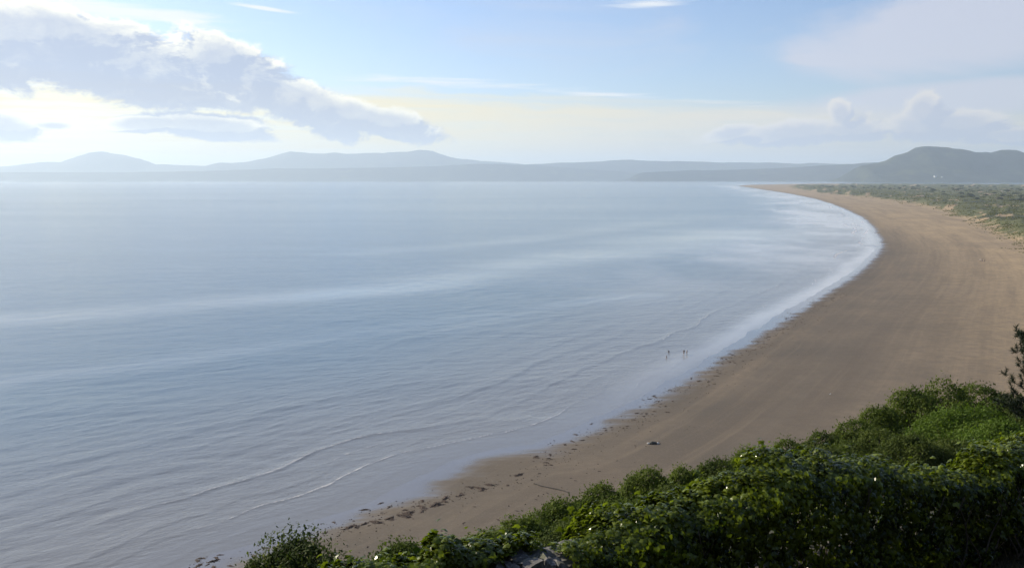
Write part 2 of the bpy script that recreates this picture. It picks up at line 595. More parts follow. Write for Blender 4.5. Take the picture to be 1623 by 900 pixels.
def build_sea():
    inv = np.linspace(1 / 60.0, 1 / 9000.0, 800)
    rad = np.concatenate([1 / inv, [9600, 10400, 11500, 13000, 15000, 18000, 22000, 29000]])
    x, y = polar(rad)
    s = shore_signed(x, y)
    r = np.hypot(x, y)
    # swell: crests follow the shore close in, the open bay's long lines farther out
    warp = fbm(x * 0.012, y * 0.012, 3) * 9 + fbm(x * 0.05, y * 0.05, 2) * 2.2
    grp = np.clip(fbm(x * 0.010 + 40, y * 0.016, 3) + 0.45, 0, 1)
    ph = (-s + warp)
    near = sstep(-420, -60, s)
    out_s = sstep(-3, -25, s)
    phase = ph / 11.5 * 2 * np.pi
    crest = np.clip(0.5 + 0.5 * np.sin(phase), 0, 1) ** 2.2
    z = 0.045 * crest * grp * near * out_s
    # wind waves
    for ang, L, A, k in ((112, 6.1, .036, 1), (128, 4.3, .030, 2), (141, 3.1, .022, 3), (119, 9.0, .036, 4), (133, 17.0, .05, 5), (103, 2.2, .016, 6), (150, 2.0, .013, 7)):
        u = x * math.cos(R(ang)) + y * math.sin(R(ang)) + fbm(x * 0.03 + 9 * k, y * 0.03, 3) * L * 1.6
        z = z + 0.65 * A * np.sin(u / L * 2 * np.pi) * np.clip(0.55 + fbm(x * 0.02 - 7 * k, y * 0.035, 2) * 1.6, 0, 1.3) * sstep(-2, -40, s) * sstep(900 * L / 5, 350 * L / 5, r)
    foam = np.zeros_like(z)
    # the small breakers that run along the edge
    ph2 = s + fbm(x * 0.02 + 3, y * 0.02, 4) * 7 + fbm(x * 0.10, y * 0.10, 2) * 1.3
    for s0, wd, hgt, fo in ((-25, .8, .12, .43), (-33, 1.1, .05, .0), (-50, 1.4, .06, .0), (-72, 1.6, .06, .0), (-96, 1.8, .06, .0), (-41, 1.6, .08, .30), (-12, .5, .05, .52), (-19, .5, .03, .40), (-60, 2.6, .11, .0), (-4.0, .6, .02, .36), (-17, .8, .05, .25)):
        k = ph2 - s0
        prof = np.where(k > 0, np.exp(-(k / (wd * 0.55)) ** 2), np.exp(-(k / (wd * 2.0)) ** 2))
        brk = np.clip(0.75 + fbm(x * 0.017 + s0, y * 0.017, 3) * 1.5, 0.12, 1.2)
        z = z + hgt * prof * brk
        foam = np.maximum(foam, fo * prof * brk * sstep(0.4, 0.95, prof))
    fr = sstep(330, 700, r)
    for s0, wd in ((-7, 1.6), (-17, 1.8)):
        k = s + fbm(x * 0.012 + s0, y * 0.012, 4) * 16 - s0
        foam = np.maximum(foam, fr * np.exp(-(k / wd) ** 2) * np.clip(0.45 + fbm(x * 0.011 - s0, y * 0.011, 3) * 1.6, 0, .75))
    # surf far round the bay is whiter, spread over more breakers
    far = sstep(280, 900, r)
    wash = far * sstep(-190, -20, s) * sstep(25, 0, s) * (0.62 + 1.7 * fbm(x * 0.016, y * 0.010, 5, 0.6))
    wash = np.maximum(wash, far * np.exp(-((ph2 + 5) / 9.0) ** 2) * np.clip(0.75 + fbm(x * 0.03, y * 0.01, 4) * 1.3, 0, 1))
    wash = np.maximum(wash, 0.75 * sstep(150, 420, r) * np.exp(-((ph2 + 4) / 6.5) ** 2))
    # slicks: smooth lanes on the bay
    slick_sheen = np.zeros_like(z)
    wx = x + fbm(x * 0.004, y * 0.004, 3) * 30
    wy = y + fbm(x * 0.004 + 8, y * 0.004, 3) * 22
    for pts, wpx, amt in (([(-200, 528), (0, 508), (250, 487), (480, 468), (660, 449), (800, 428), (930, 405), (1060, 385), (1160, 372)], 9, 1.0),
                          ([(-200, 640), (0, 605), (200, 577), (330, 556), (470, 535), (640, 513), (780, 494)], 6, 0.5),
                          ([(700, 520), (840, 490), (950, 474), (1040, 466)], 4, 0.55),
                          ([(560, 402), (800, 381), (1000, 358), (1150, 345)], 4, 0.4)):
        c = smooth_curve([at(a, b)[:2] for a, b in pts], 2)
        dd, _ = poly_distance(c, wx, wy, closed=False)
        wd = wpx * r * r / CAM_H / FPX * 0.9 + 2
        slick_sheen = np.maximum(slick_sheen, amt * np.exp(-(dd / wd) ** 2) * np.clip(0.8 + fbm(x * 0.006, y * 0.02, 3) * 0.8, 0.3, 1))
    slick_sheen = np.maximum(slick_sheen, sstep(7600, 9500, r))  # sunlit water far out, imitated by the same smoothing and paler colour
    slick_sheen = np.maximum(slick_sheen, 0.9 * sstep(-14, -3, s))
    chop = np.clip(0.50 - 0.16 * sstep(300, 2500, r), 0, 1)
    z = z - 0.02
    v = np.stack([x, y, z], -1)
    f = grid_faces(len(rad), len(AZ), True)
    v, f, at_ = drop(v, f, s < 40, {'shore': s, 'slick_sheen': slick_sheen, 'chop': chop, 'foam': foam, 'wash': np.clip(wash, 0, 1)})
    me = mesh_np('sea', v, f, True, at_)
    tag(obj('sea', me, mat_sea()), 'calm blue grey bay with small breakers along the sand', kind='structure')


build_sea()


# ------------------------------------------------------------------ far hills
def mat_hill(name, a, b, scale):
    m, t, bs, out = material(name)
    pos = t.node('ShaderNodeNewGeometry').outputs['Position']
    n = t.noise(pos, scale, 6, 0.65)
    n2 = t.noise(pos, scale * 0.2, 4, 0.6)
    c = t.mix(n.ss(0.35, 0.65), a, b)
    c = t.mix(n2.ss(0.5, 0.7) * 0.6, c, (0.10, 0.11, 0.05))
    t.link(c, bs.inputs['Base Color'])
    bs.inputs['Roughness'].default_value = 0.95
    bs.inputs['Specular IOR Level'].default_value = 0.1
    return m


HILL = mat_hill('heath_hill', (0.034, 0.045, 0.045), (0.060, 0.070, 0.062), 0.01)
WOOD = mat_hill('wooded_hill', (0.018, 0.026, 0.026), (0.038, 0.048, 0.042), 0.02)


def hill(name, prof, depth, width, label, mat, rough=1.0, nx=260, ny=50, base=279.0):
    """a real massif: the skyline of the photograph at its own distance, with flanks fore and aft"""
    px = np.array([p[0] for p in prof], float)
    X = (px - 811.5) / FPX * depth
    Zp = CAM_H + (base - np.array([p[1] for p in prof], float)) / FPX * depth
    x = np.linspace(X[0], X[-1], nx)
    yy = np.linspace(-1.0, 1.0, ny)
    gx, gk = np.meshgrid(x, yy, indexing='xy')
    gy = depth + gk * width
    L = width * 0.5
    warp = fbm(gx / L, gy / L, 3) * L * 0.14 * (1 - np.exp(-(gk / 0.25) ** 2))
    h = np.interp(gx + warp, X, Zp)
    sec = 0.55 * np.exp(-(gk / 0.42) ** 2) + 0.45 * np.exp(-np.abs(gk) / 0.30)
    sec = (sec - sec.min()) / (1 - sec.min())
    n = fbm(gx / L * 3, gy / L * 3, 5)
    top = np.clip(h, 0, None)
    z = top * sec * (1 + 0.28 * n * (1 - sec) * rough) + n * 0.028 * top.max() * rough - 14 * (1 - sec)
    z = z + fbm(gx / 420.0, gy / 420.0, 4, 0.6) * 0.045 * top * sec * rough
    end = sstep(0, 0.04, np.linspace(0, 1, nx)) * sstep(1, 0.96, np.linspace(0, 1, nx))
    z = z * end[None, :] - 15 * (1 - end[None, :])
    me = mesh_np(name, np.stack([gx, gy, z], -1).reshape(-1, 3), grid_faces(ny, nx))
    return tag(obj(name, me, mat), label, kind='structure')


hill('far_mountain', [(-420, 276), (-300, 268), (-200, 272), (-120, 262), (-60, 266), (0, 266), (60, 258), (85, 255.5), (105, 257), (130, 248), (152, 241), (166, 240), (185, 243),
                      (205, 245), (225, 251), (250, 261), (268, 260), (285, 261), (330, 263), (420, 270), (520, 278)], 18500, 2800,
     'pale hazy mountain with a double crest across the bay', HILL)
hill('far_mountain', [(300, 270), (330, 263), (352, 257), (372, 259), (400, 256), (420, 251), (448, 243), (463, 239), (478, 241), (495, 242.5), (520, 243), (535, 241), (552, 243),
                      (600, 242), (635, 239), (665, 237), (685, 239), (705, 245), (730, 252), (760, 255), (800, 257), (850, 262), (920, 270), (980, 278)], 18200, 2600,
     'long pale mountain ridge rising to a rounded summit', HILL)
hill('headland', [(-500, 277), (-200, 274), (0, 275), (200, 275), (330, 273), (440, 269), (540, 268.5), (620, 267), (690, 265), (755, 261), (800, 262), (840, 263.5), (880, 266), (960, 272), (1060, 278)], 14500, 1000,
     'low dark blue headland lying along the water', WOOD, 0.6, base=281)
hill('headland', [(700, 277), (780, 268), (840, 262), (900, 259), (950, 257.5), (1000, 254.5), (1035, 257), (1090, 258), (1150, 258.5), (1250, 260), (1330, 261), (1450, 268), (1560, 277)], 16000, 1600,
     'low wooded hills closing the head of the bay', HILL, 1.0, base=281)
hill('headland', [(980, 280), (1020, 276), (1080, 273), (1160, 272), (1220, 270), (1290, 266), (1340, 263), (1385, 260.5), (1450, 262), (1560, 262), (1760, 266), (1900, 276)], 11800, 1300,
     'wooded lowland in front of the flat topped hill', WOOD, 0.8, base=282)
hill('flat_topped_hill', [(1340, 268), (1375, 262), (1400, 257), (1413, 249), (1432, 243), (1446, 235), (1455, 233.6), (1490, 234.5), (1515, 237), (1540, 242), (1562, 243.5), (1580, 240),
                          (1600, 241), (1615, 246), (1640, 252), (1680, 250), (1740, 260), (1850, 274)], 8600, 1300,
     'dark blue hill with a flat summit above the estuary', WOOD, 1.0, base=281)

# ------------------------------------------------------------------ plant kit
def leaf_mat(name, dark, light, rough=0.5, spec=0.5, transl=0.3, odd=None, odd_amt=0.0):
    m, t, bs, out = material(name)
    var = t.attr('var')
    c = t.mix(var, dark, light)
    if odd:
        c = t.mix(var.ss(1.0 - odd_amt, 1.0 - odd_amt + 0.02), c, odd)
    t.link(c, bs.inputs['Base Color'])
    bs.inputs['Roughness'].default_value = rough
    bs.inputs['Specular IOR Level'].default_value = spec
    tr = t.node('ShaderNodeBsdfTranslucent')
    t.link(t.mix(0.5, c, t.mix(1.0, c, (1.5, 1.7, 0.6), 'MULTIPLY')), tr.inputs[0])
    mx = t.node('ShaderNodeMixShader')
    mx.inputs[0].default_value = transl
    t.link(bs.outputs[0], mx.inputs[1]); t.link(tr.outputs[0], mx.inputs[2])
    t.link(mx.outputs[0], out.inputs[0])
    return m


def bark_mat(name, a, b):
    m, t, bs, out = material(name)
    pos = t.node('ShaderNodeTexCoord').outputs['Object']
    n = t.noise(t.vmul(pos, (1, 1, 0.2)), 22, 5, 0.65)
    t.link(t.mix(n, a, b), bs.inputs['Base Color'])
    bs.inputs['Roughness'].default_value = 0.9
    return m


# leaf outlines: x across, y along, z the fold; last index list is triangles
IVY = (np.array([(0, -.40, 0), (.30, -.50, -.05), (.56, -.12, -.12), (.27, .10, -.03), (0, .62, -.12), (-.27, .10, -.03), (-.56, -.12, -.12), (-.30, -.50, -.05), (0, -.05, .07)]),
       np.array([(8, 0, 1), (8, 1, 2), (8, 2, 3), (8, 3, 4), (8, 4, 5), (8, 5, 6), (8, 6, 7), (8, 7, 0)]))
OVAL = (np.array([(0, -.5, 0), (.27, 0, -.07), (0, .5, -.05), (-.27, 0, -.07)]), np.array([(0, 1, 2), (0, 2, 3)]))
NEEDLE = (np.array([(-.035, 0, 0), (.035, 0, 0), (0, 1, 0)]), np.array([(0, 1, 2)]))


def unit(v):
    return v / (np.linalg.norm(v, axis=-1, keepdims=True) + 1e-9)


def leaf_frames(nrm, along=None):
    """rotation matrices whose z is nrm and whose y lies near along"""
    n = unit(nrm)
    a = unit(rng.normal(size=n.shape)) if along is None else along
    y = unit(a - (a * n).sum(-1, keepdims=True) * n)
    x = np.cross(y, n)
    return np.stack([x, y, n], -1)


def leaf_mesh(name, tpl, pos, M, size, var):
    tv, tf = tpl
    v = np.einsum('nij,kj->nki', M, tv) * size[:, None, None] + pos[:, None, :]
    f = tf[None] + (np.arange(len(pos)) * len(tv))[:, None, None]
    return mesh_np(name, v.reshape(-1, 3), f.reshape(-1, 3), False, {'var': np.repeat(var, len(tv))})


def tube(pts, rad, sides=6):
    """tapered tube through points; returns verts, quad faces"""
    pts = np.asarray(pts, float)
    d = np.gradient(pts, axis=0)
    d = unit(d)
    ref = np.where(np.abs(d[:, 2:3]) > 0.9, np.array([[1.0, 0, 0]]), np.array([[0, 0, 1.0]]))
    u = unit(np.cross(d, ref)); w = np.cross(d, u)
    a = np.linspace(0, 2 * np.pi, sides, endpoint=False)
    rad = np.asarray(rad, float)
    ring = pts[:, None] + (u[:, None] * np.cos(a)[None, :, None] + w[:, None] * np.sin(a)[None, :, None]) * rad[:, None, None]
    return ring.reshape(-1, 3), grid_faces(len(pts), sides, True)


def join(parts):
    vs_, fs, n = [], [], 0
    for v, f in parts:
        vs_.append(v); fs.append(f + n); n += len(v)
    return np.vstack(vs_), np.vstack(fs)


BARK = bark_mat('twig_bark', (0.035, 0.028, 0.020), (0.10, 0.08, 0.055))
M_SCRUB = leaf_mat('blackthorn_leaf', (0.028, 0.052, 0.009), (0.125, 0.160, 0.028), 0.8, 0.12, 0.32)
M_SCRUB2 = leaf_mat('gorse_leaf', (0.024, 0.044, 0.010), (0.100, 0.125, 0.028), 0.8, 0.12, 0.30)
M_BRIGHT = leaf_mat('bright_leaf', (0.045, 0.085, 0.010), (0.125, 0.185, 0.025), 0.7, 0.15, 0.36)
M_ELDER = leaf_mat('elder_leaf', (0.020, 0.040, 0.009), (0.085, 0.110, 0.024), 0.75, 0.12, 0.30, (0.42, 0.40, 0.20), 0.05)
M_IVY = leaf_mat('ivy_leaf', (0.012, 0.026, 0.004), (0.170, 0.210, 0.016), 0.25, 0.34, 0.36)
M_PINE = leaf_mat('pine_needle', (0.010, 0.020, 0.010), (0.030, 0.048, 0.018), 0.55, 0.3, 0.12)


def ground_z(x, y):
    return terrain(np.atleast_1d(np.asarray(x, float)), np.atleast_1d(np.asarray(y, float)))[0]


def shrub(name, px, py, depth, wpx, mat, n, leaf, label, cat, group=None, spiky=0.34, upright=0.35, dens=1.15):
    """a bush whose top stands at a photograph pixel and whose stems reach the slope below it"""
    top = at_depth(px, py, depth)
    gz = float(ground_z(top[0], top[1])[0])
    h = max(top[2] - gz, 0.5)
    rx = wpx / FPX * depth * 0.5
    root = empty(name, (top[0], top[1], gz))
    root.rotation_euler = (0, 0, 0)
    # lobes of the crown, each carried by a bough
    lob, stems = [], []
    nl = 13
    for i in range(nl):
        a = 2.4 * i + rng.uniform(-0.4, 0.4)
        out = 0.0 if i == 0 else math.sqrt((i + rng.uniform(-.4, .4)) / nl)
        rl = rx * rng.uniform(0.30, 0.46) * (1.0 if i else 1.1)
        cz = (h - rl) * (1.0 - 0.50 * out ** 2) * (rng.uniform(0.88, 1.0) if i else 1.0)
        c = np.array([math.cos(a) * rx * 0.85 * out, math.sin(a) * rx * 0.75 * out, max(cz, rl * 0.5)])
        lob.append((*c, rl))
        p = np.array([[0, 0, -0.15], c * np.array([.3, .3, .4]) + rng.normal(size=3) * .04 * h, c, c + np.array([math.cos(a) * .3 * out, math.sin(a) * .3 * out, .9]) * rl])
        stems.append(tube(smooth_curve(p, 3), np.linspace(0.035, 0.004, 10), 5))
    lob = np.array(lob)
    area = (lob[:, 3] ** 2).sum() * 2 * np.pi * 1.3
    leaf = leaf * (0.55 + 0.45 * depth / 14)
    m = int(min(max(dens * 1.9 * area / (0.27 * leaf * leaf), 800), 15000))
    ci = rng.choice(len(lob), m * 2, p=lob[:, 3] ** 2 / (lob[:, 3] ** 2).sum())
    u = unit(rng.normal(size=(m * 2, 3)))
    u[:, 2] = np.where(u[:, 2] < -0.3, -u[:, 2], u[:, 2])
    # knobs of growth on every lobe, so that it is never a ball
    kn = np.random.default_rng(int(px * 7 + py)).normal(size=(len(lob), 9, 3))
    kn = unit(kn)[ci]
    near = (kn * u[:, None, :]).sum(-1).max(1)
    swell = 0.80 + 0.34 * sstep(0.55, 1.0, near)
    inw = np.abs(rng.normal(size=m * 2)) * 0.10
    pos = lob[ci, :3] + u * (lob[ci, 3] * (swell - inw))[:, None]
    dist = np.linalg.norm(pos[:, None] - lob[None, :, :3], axis=-1) / lob[None, :, 3]
    ok = (dist.min(1) > 0.62)
    ok &= rng.random(m * 2) < 0.97
    pos, u, ci, near = pos[ok][:m], u[ok][:m], ci[ok][:m], near[ok][:m]
    m = len(pos)
    # a third of the leaves stand on shoots pushed out of the surface
    sp = np.where(rng.random(m) < 0.30, rng.random(m) ** 1.8 * 0.24 * spiky * (0.6 + rx), 0)
    ns = 260
    sdir = unit(rng.normal(size=(ns, 3)) * 0.35 + np.array([0, 0, upright + 0.5]))
    key = (np.floor(pos * 14).astype(np.int64) @ np.array([73, 151, 283])) % ns
    pos = pos + (sdir[key] + u * 0.5) * sp[:, None]
    pos[:, 2] = np.maximum(pos[:, 2], 0.02)
    nrm = rng.normal(size=(m, 3)) * 0.55 + u * 0.6 + np.array([0, 0, 0.45])
    cv = np.random.default_rng(int(px + 3 * py)).random(len(lob))
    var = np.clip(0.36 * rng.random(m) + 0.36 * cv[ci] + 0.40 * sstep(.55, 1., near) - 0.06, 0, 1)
    along = unit(np.array([0, 0, 0.8]) + u * 0.6 + rng.normal(size=(m, 3)) * 0.4)
    me = leaf_mesh('foliage', OVAL, pos, leaf_frames(nrm, along), leaf * rng.uniform(0.6, 1.3, m), var)
    fo = obj('foliage', me, mat, root)
    fo['kind'] = 'stuff'
    sv, sf = join(stems)
    obj('stems', mesh_np('stems', sv, sf), BARK, root)['kind'] = 'stuff'
    tag(root, label, cat, group)
    return root


# ------------------------------------------------------------------ scrub on the slope below the wall
G_S = 'bushes of the scrub band on the slope'
band = [(640, 866, 11.2, 120), (700, 862, 11.4, 120), (775, 850, 12.4, 110), (832, 824, 13.4, 105), (892, 798, 14.6, 110), (958, 772, 16.0, 105), (1028, 747, 17.2, 95), (1085, 743, 18.2, 80),
        (1134, 727, 19.0, 90), (1192, 714, 20.2, 95), (1250, 699, 21.6, 95), (1308, 685, 23.0, 95), (1358, 666, 25.0, 90), (1398, 646, 26.2, 80)]
LAB = ['low fringe of scrub at the far edge of the ivy, nearest the pale flecked bush', 'low scrub bush just behind the ivy left of the bare stones',
       'scrub bush directly behind the bare wall stones', 'olive scrub bush standing between the wall stones and the driftwood pole on the sand',
       'olive scrub bush third along the skyline of the slope from the bare stones', 'rounded scrub bush on the slope skyline below the dark boulder on the sand',
       'narrow upright scrub bush on the slope skyline, just past the dark boulder', 'small darker scrub bush with a notch in the skyline before it',
       'scrub bush on the slope skyline where the band begins to climb', 'grey green scrub bush half way along the climbing skyline',
       'scrub bush above the hump of the ivy hedge', 'scrub bush on the skyline behind the crest of the ivy',
       'reddish tinged scrub bush where the skyline steps up steeply', 'tall scrub bush at the foot of the great round thicket']
for (px, py, dp, w), lab in zip(band, LAB):
    shrub('scrub_bush', px, py, dp, w * 1.35, M_SCRUB if (px // 7) % 3 else M_SCRUB2, 7000, 0.052, lab, 'bush', G_S)
inner = [(905, 836, 12.4, 110, 'low scrub bush tucked between the ivy hump and the bare stones'), (990, 800, 13.8, 120, 'scrub bush filling the hollow behind the near ivy slope'),
         (1078, 775, 15.2, 120, 'scrub bush in the dip behind the ivy shoulder'), (1160, 752, 16.6, 120, 'dense dark scrub bush behind the rising ivy'),
         (1238, 730, 18.0, 115, 'scrub bush close behind the top of the ivy hump'), (1318, 708, 19.4, 115, 'scrub bush in the second rank behind the ivy crest'),
         (1395, 682, 20.8, 120, 'fine leaved bush below the great thicket, beside the shaded hollow'), (1455, 690, 19.0, 110, 'dark bush in the shaded hollow behind the hedge')]
for px, py, dp, w, lab in inner:
    shrub('scrub_bush', px, py, dp, w * 1.3, M_SCRUB2 if (px // 5) % 2 else M_SCRUB, 7000, 0.050, lab, 'bush', G_S)
thick = [(1452, 618, 27.6, 120, M_SCRUB, 'bush at the seaward shoulder of the great round thicket'), (1505, 602, 29.0, 150, M_SCRUB, 'tallest round bush of the thicket, cresting against the sand'),
         (1562, 606, 30.0, 130, M_SCRUB, 'grassy topped bush of the thicket next to the pine'), (1612, 628, 28.0, 110, M_SCRUB2, 'grey green bush under the pine boughs'),
         (1660, 640, 26.0, 130, M_SCRUB2, 'dark bush at the foot of the pine'), (1545, 640, 23.5, 150, M_BRIGHT, 'bright yellow green bush in front of the round thicket'),
         (1600, 672, 21.0, 130, M_BRIGHT, 'lower bright green bush above the far end of the hedge'), (1650, 690, 19.0, 120, M_SCRUB, 'bush at the frame edge behind the hedge end'),
         (1510, 700, 19.5, 130, M_SCRUB2, 'dark bush in the hollow under the bright green bush')]
for px, py, dp, w, mt, lab in thick:
    shrub('thicket_bush', px, py, dp, w * 1.35, mt, 10000, 0.062, lab, 'bush', 'bushes of the round thicket beside the pine')
shrub('flecked_bush', 468, 858, 11.4, 165, M_ELDER, 5200, 0.062, 'dark bush flecked with pale leaves standing alone before the wet sand', 'bush', spiky=0.75, upright=0.5, dens=0.8)
shrub('flecked_bush', 525, 876, 11.0, 75, M_ELDER, 1500, 0.055, 'thin straggling bush between the pale flecked bush and the ivy', 'bush', spiky=1.2, upright=0.3, dens=0.4)
shrub('flecked_bush', 405, 890, 11.2, 80, M_SCRUB2, 2600, 0.05, 'low dark growth at the seaward foot of the flecked bush', 'bush')


# ------------------------------------------------------------------ pine at the edge of the frame
def build_pine():
    base = at_depth(1676, 520, 25.0)
    gz = float(ground_z(base[0], base[1])[0])
    root = empty('pine_tree', (base[0], base[1], gz))
    h = at_depth(1676, 476, 25.0)[2] - gz
    k = np.linspace(0, 1, 9)
    tr = np.stack([0.10 * np.sin(k * 3), 0.06 * np.sin(k * 4), k * h - 0.2], -1)
    v, f = tube(tr, np.linspace(0.14, 0.02, 9), 8)
    obj('trunk', mesh_np('trunk', v, f), bark_mat('pine_bark', (0.05, 0.035, 0.025), (0.14, 0.10, 0.07)), root)
    br, pos, dirs, cv = [], [], [], []
    for z in np.arange(h * 0.30, h * 0.98, 0.30):
        reach = 1.25 * (1 - (z / h) ** 2.2) ** 0.6 + 0.15
        for j in range(8):
            a = rng.uniform(0, 2 * np.pi)
            L = reach * rng.uniform(0.65, 1.1)
            d = np.array([math.cos(a), math.sin(a), rng.uniform(-0.05, 0.30)])
            p = np.array([tr[min(int(z / h * 8), 8)] * np.array([1, 1, 0]) + np.array([0, 0, z]) + d * L * q + np.array([0, 0, 0.20 * L * q * q]) for q in (0, .35, .7, 1.0)])
            br.append(tube(p, np.linspace(0.030, 0.006, 4), 5))
            for q in np.linspace(0.35, 1.0, 6):
                for _ in range(2):
                    c = p[0] + (p[-1] - p[0]) * q + np.array([0, 0, 0.2 * L * (q * q - q)]) + rng.normal(size=3) * 0.10 * (1.2 - q * .5)
                    dd = unit(d * 0.5 + np.array([0, 0, 0.8]) + rng.normal(size=3) * 0.35)
                    # an upturned shoot thick with needles
                    n = 60
                    u = rng.uniform(0, 1, n)[:, None]
                    pos.append(c + dd * u * 0.17)
                    dirs.append(unit(dd * 0.7 + rng.normal(size=(n, 3)) * 0.62))
                    cv.append(np.full(n, rng.random()) * 0.6 + rng.random(n) * 0.4)
    pos, dirs, cv = np.vstack(pos), np.vstack(dirs), np.concatenate(cv)
    n = len(pos)
    me = leaf_mesh('crown', (NEEDLE[0] * np.array([1.6, 1, 1]), NEEDLE[1]), pos, leaf_frames(rng.normal(size=(n, 3)), dirs), rng.uniform(0.10, 0.17, n), cv)
    c = obj('crown', me, M_PINE, root)
    c['kind'] = 'stuff'
    v, f = join(br)
    obj('limbs', mesh_np('limbs', v, f), BARK, root)
    tag(root, 'dark pine reaching needled boughs into the frame over the sand', 'tree')


build_pine()


# ------------------------------------------------------------------ stone wall and its ivy
def wall_pt(a, t, z):
    a, t, z = np.broadcast_arrays(np.asarray(a, float), np.asarray(t, float), np.asarray(z, float))
    return np.stack([WALL_P[0] + WALL_D[0] * a + WALL_N[0] * t, WALL_P[1] + WALL_D[1] * a + WALL_N[1] * t, z], -1)


def mat_stone():
    m, t, bs, out = material('wall_stone')
    pos = t.node('ShaderNodeNewGeometry').outputs['Position']
    oi = t.node('ShaderNodeObjectInfo')
    rnd = t.e(oi.outputs['Random'])
    n = t.noise(pos, 6, 6, 0.65)
    n2 = t.noise(pos, 26, 5, 0.7)
    c = t.mix(n.ss(0.3, 0.7), (0.07, 0.067, 0.066), (0.19, 0.18, 0.168))
    c = t.mix(rnd * 0.5, c, (0.15, 0.13, 0.12))
    c = t.mix(n2.ss(0.56, 0.66), c, (0.36, 0.35, 0.32))       # lichen
    c = t.mix(n2.ss(0.46, 0.34) * 0.8, c, (0.040, 0.046, 0.026))
    c = t.mix(t.noise(pos, 3.0, 5, 0.7).ss(0.5, 0.62) * 0.75, c, (0.050, 0.060, 0.022))
    t.link(c, bs.inputs['Base Color'])
    bs.inputs['Roughness'].default_value = 0.85
    b = t.node('ShaderNodeBump')
    b.inputs['Strength'].default_value = 0.8
    b.inputs['Distance'].default_value = 0.02
    t.link(n * 0.6 + n2 * 0.4, b.inputs['Height'])
    t.link(b.outputs[0], bs.inputs['Normal'])
    return m


M_STONE = mat_stone()
WALL_TOP = CAM_H - 4.09


def stone_mesh(seed):
    """a rough block, one unit each way, with knocked corners"""
    r_ = np.random.default_rng(seed)
    g = np.array([(x, y, z) for z in (-.5, 0, .5) for y in (-.5, 0, .5) for x in (-.5, 0, .5)], float)
    idx = {(i, j, k): k * 9 + j * 3 + i for i in range(3) for j in range(3) for k in range(3)}
    q = np.abs(g).sum(1)
    g = g * np.where(q > 1.2, 0.86, np.where(q > 0.8, 0.95, 1.04))[:, None] + r_.normal(size=g.shape) * 0.075
    f = []
    for ax in range(3):
        for side in (0, 2):
            for u in (0, 1):
                for v in (0, 1):
                    o = [ax, (ax + 1) % 3, (ax + 2) % 3]
                    quad = []
                    for du, dv in ((0, 0), (1, 0), (1, 1), (0, 1)):
                        c = [0, 0, 0]
                        c[o[0]], c[o[1]], c[o[2]] = side, u + du, v + dv
                        quad.append(idx[tuple(c)])
                    f.append(quad if side == 2 else quad[::-1])
    return mesh_np('stone', g, np.array(f), False)


def build_wall():
    root = empty('stone_wall', tuple(wall_pt(0, 0, BASE_Z)), math.atan2(WALL_D[1], WALL_D[0]))
    inv = root.matrix_basis.inverted()
    # rubble heart of the wall under the ivy, stepping a little along its length
    a = np.linspace(-6, 14, 41)
    zt = WALL_TOP - 0.10 + 0.03 * np.sin(a * 2.1) + np.interp(a, [-6, -1.9, -1, .7, 1.6, 14], [-.45, -.4, 0, 0, -.55, -.55])
    sec = [(-.24, -.6), (-.22, 1.0), (-.12, 1.06), (.12, 1.06), (.22, 1.0), (.24, -.6)]
    loc = []
    for i in range(len(a)):
        hh = zt[i] - BASE_Z
        loc += [(a[i], t_, hh * k if k > 0 else k) for t_, k in sec]
    obj('rubble_core', mesh_np('rubble_core', np.array(loc), grid_faces(len(a), len(sec)), False), M_STONE, root)
    meshes = [stone_mesh(i) for i in range(7)]
    for me in meshes:
        me.materials.append(M_STONE)
    r_ = np.random.default_rng(5)

    def stone(a0, t0, z0, sx, sy, sz, tilt=0.0):
        o = bpy.data.objects.new('stone', meshes[int(r_.integers(7))])
        COL.objects.link(o)
        o.parent = root
        o.location = (a0, t0, z0 - BASE_Z)
        o.scale = (sx, sy, sz)
        o.rotation_euler = (r_.normal() * 0.05, tilt + r_.normal() * 0.05, r_.normal() * 0.08)
    # upright cope stones along the bared crest
    p = -1.25
    while p < 0.75:
        w = r_.uniform(0.08, 0.26)
        stone(p + w / 2, -0.10 + r_.normal() * 0.04, WALL_TOP - 0.09 + r_.normal() * 0.035, w * 0.93, r_.uniform(0.22, 0.36), r_.uniform(0.14, 0.30), r_.normal() * 0.10)
        p += w
    # flat stones behind them on the crest
    p = -1.25
    while p < 0.75:
        w = r_.uniform(0.16, 0.30)
        stone(p + w / 2, 0.17 + r_.normal() * 0.02, WALL_TOP - 0.06 + r_.normal() * 0.015, w * 0.95, r_.uniform(0.22, 0.28), 0.09)
        p += w
    # face courses on the near side
    z = WALL_TOP - 0.26
    while z > BASE_Z - 0.05:
        hgt = r_.uniform(0.13, 0.20)
        p = -1.6 + r_.uniform(-0.1, 0.1)
        while p < 1.2:
            w = r_.uniform(0.18, 0.40)
            stone(p + w / 2, -0.22 + r_.normal() * 0.015, z - hgt / 2, w * 0.95, 0.20, hgt * 0.93)
            p += w
        z -= hgt
    tag(root, 'grey stone wall with upright cope stones bared between the ivy', 'wall')


build_wall()


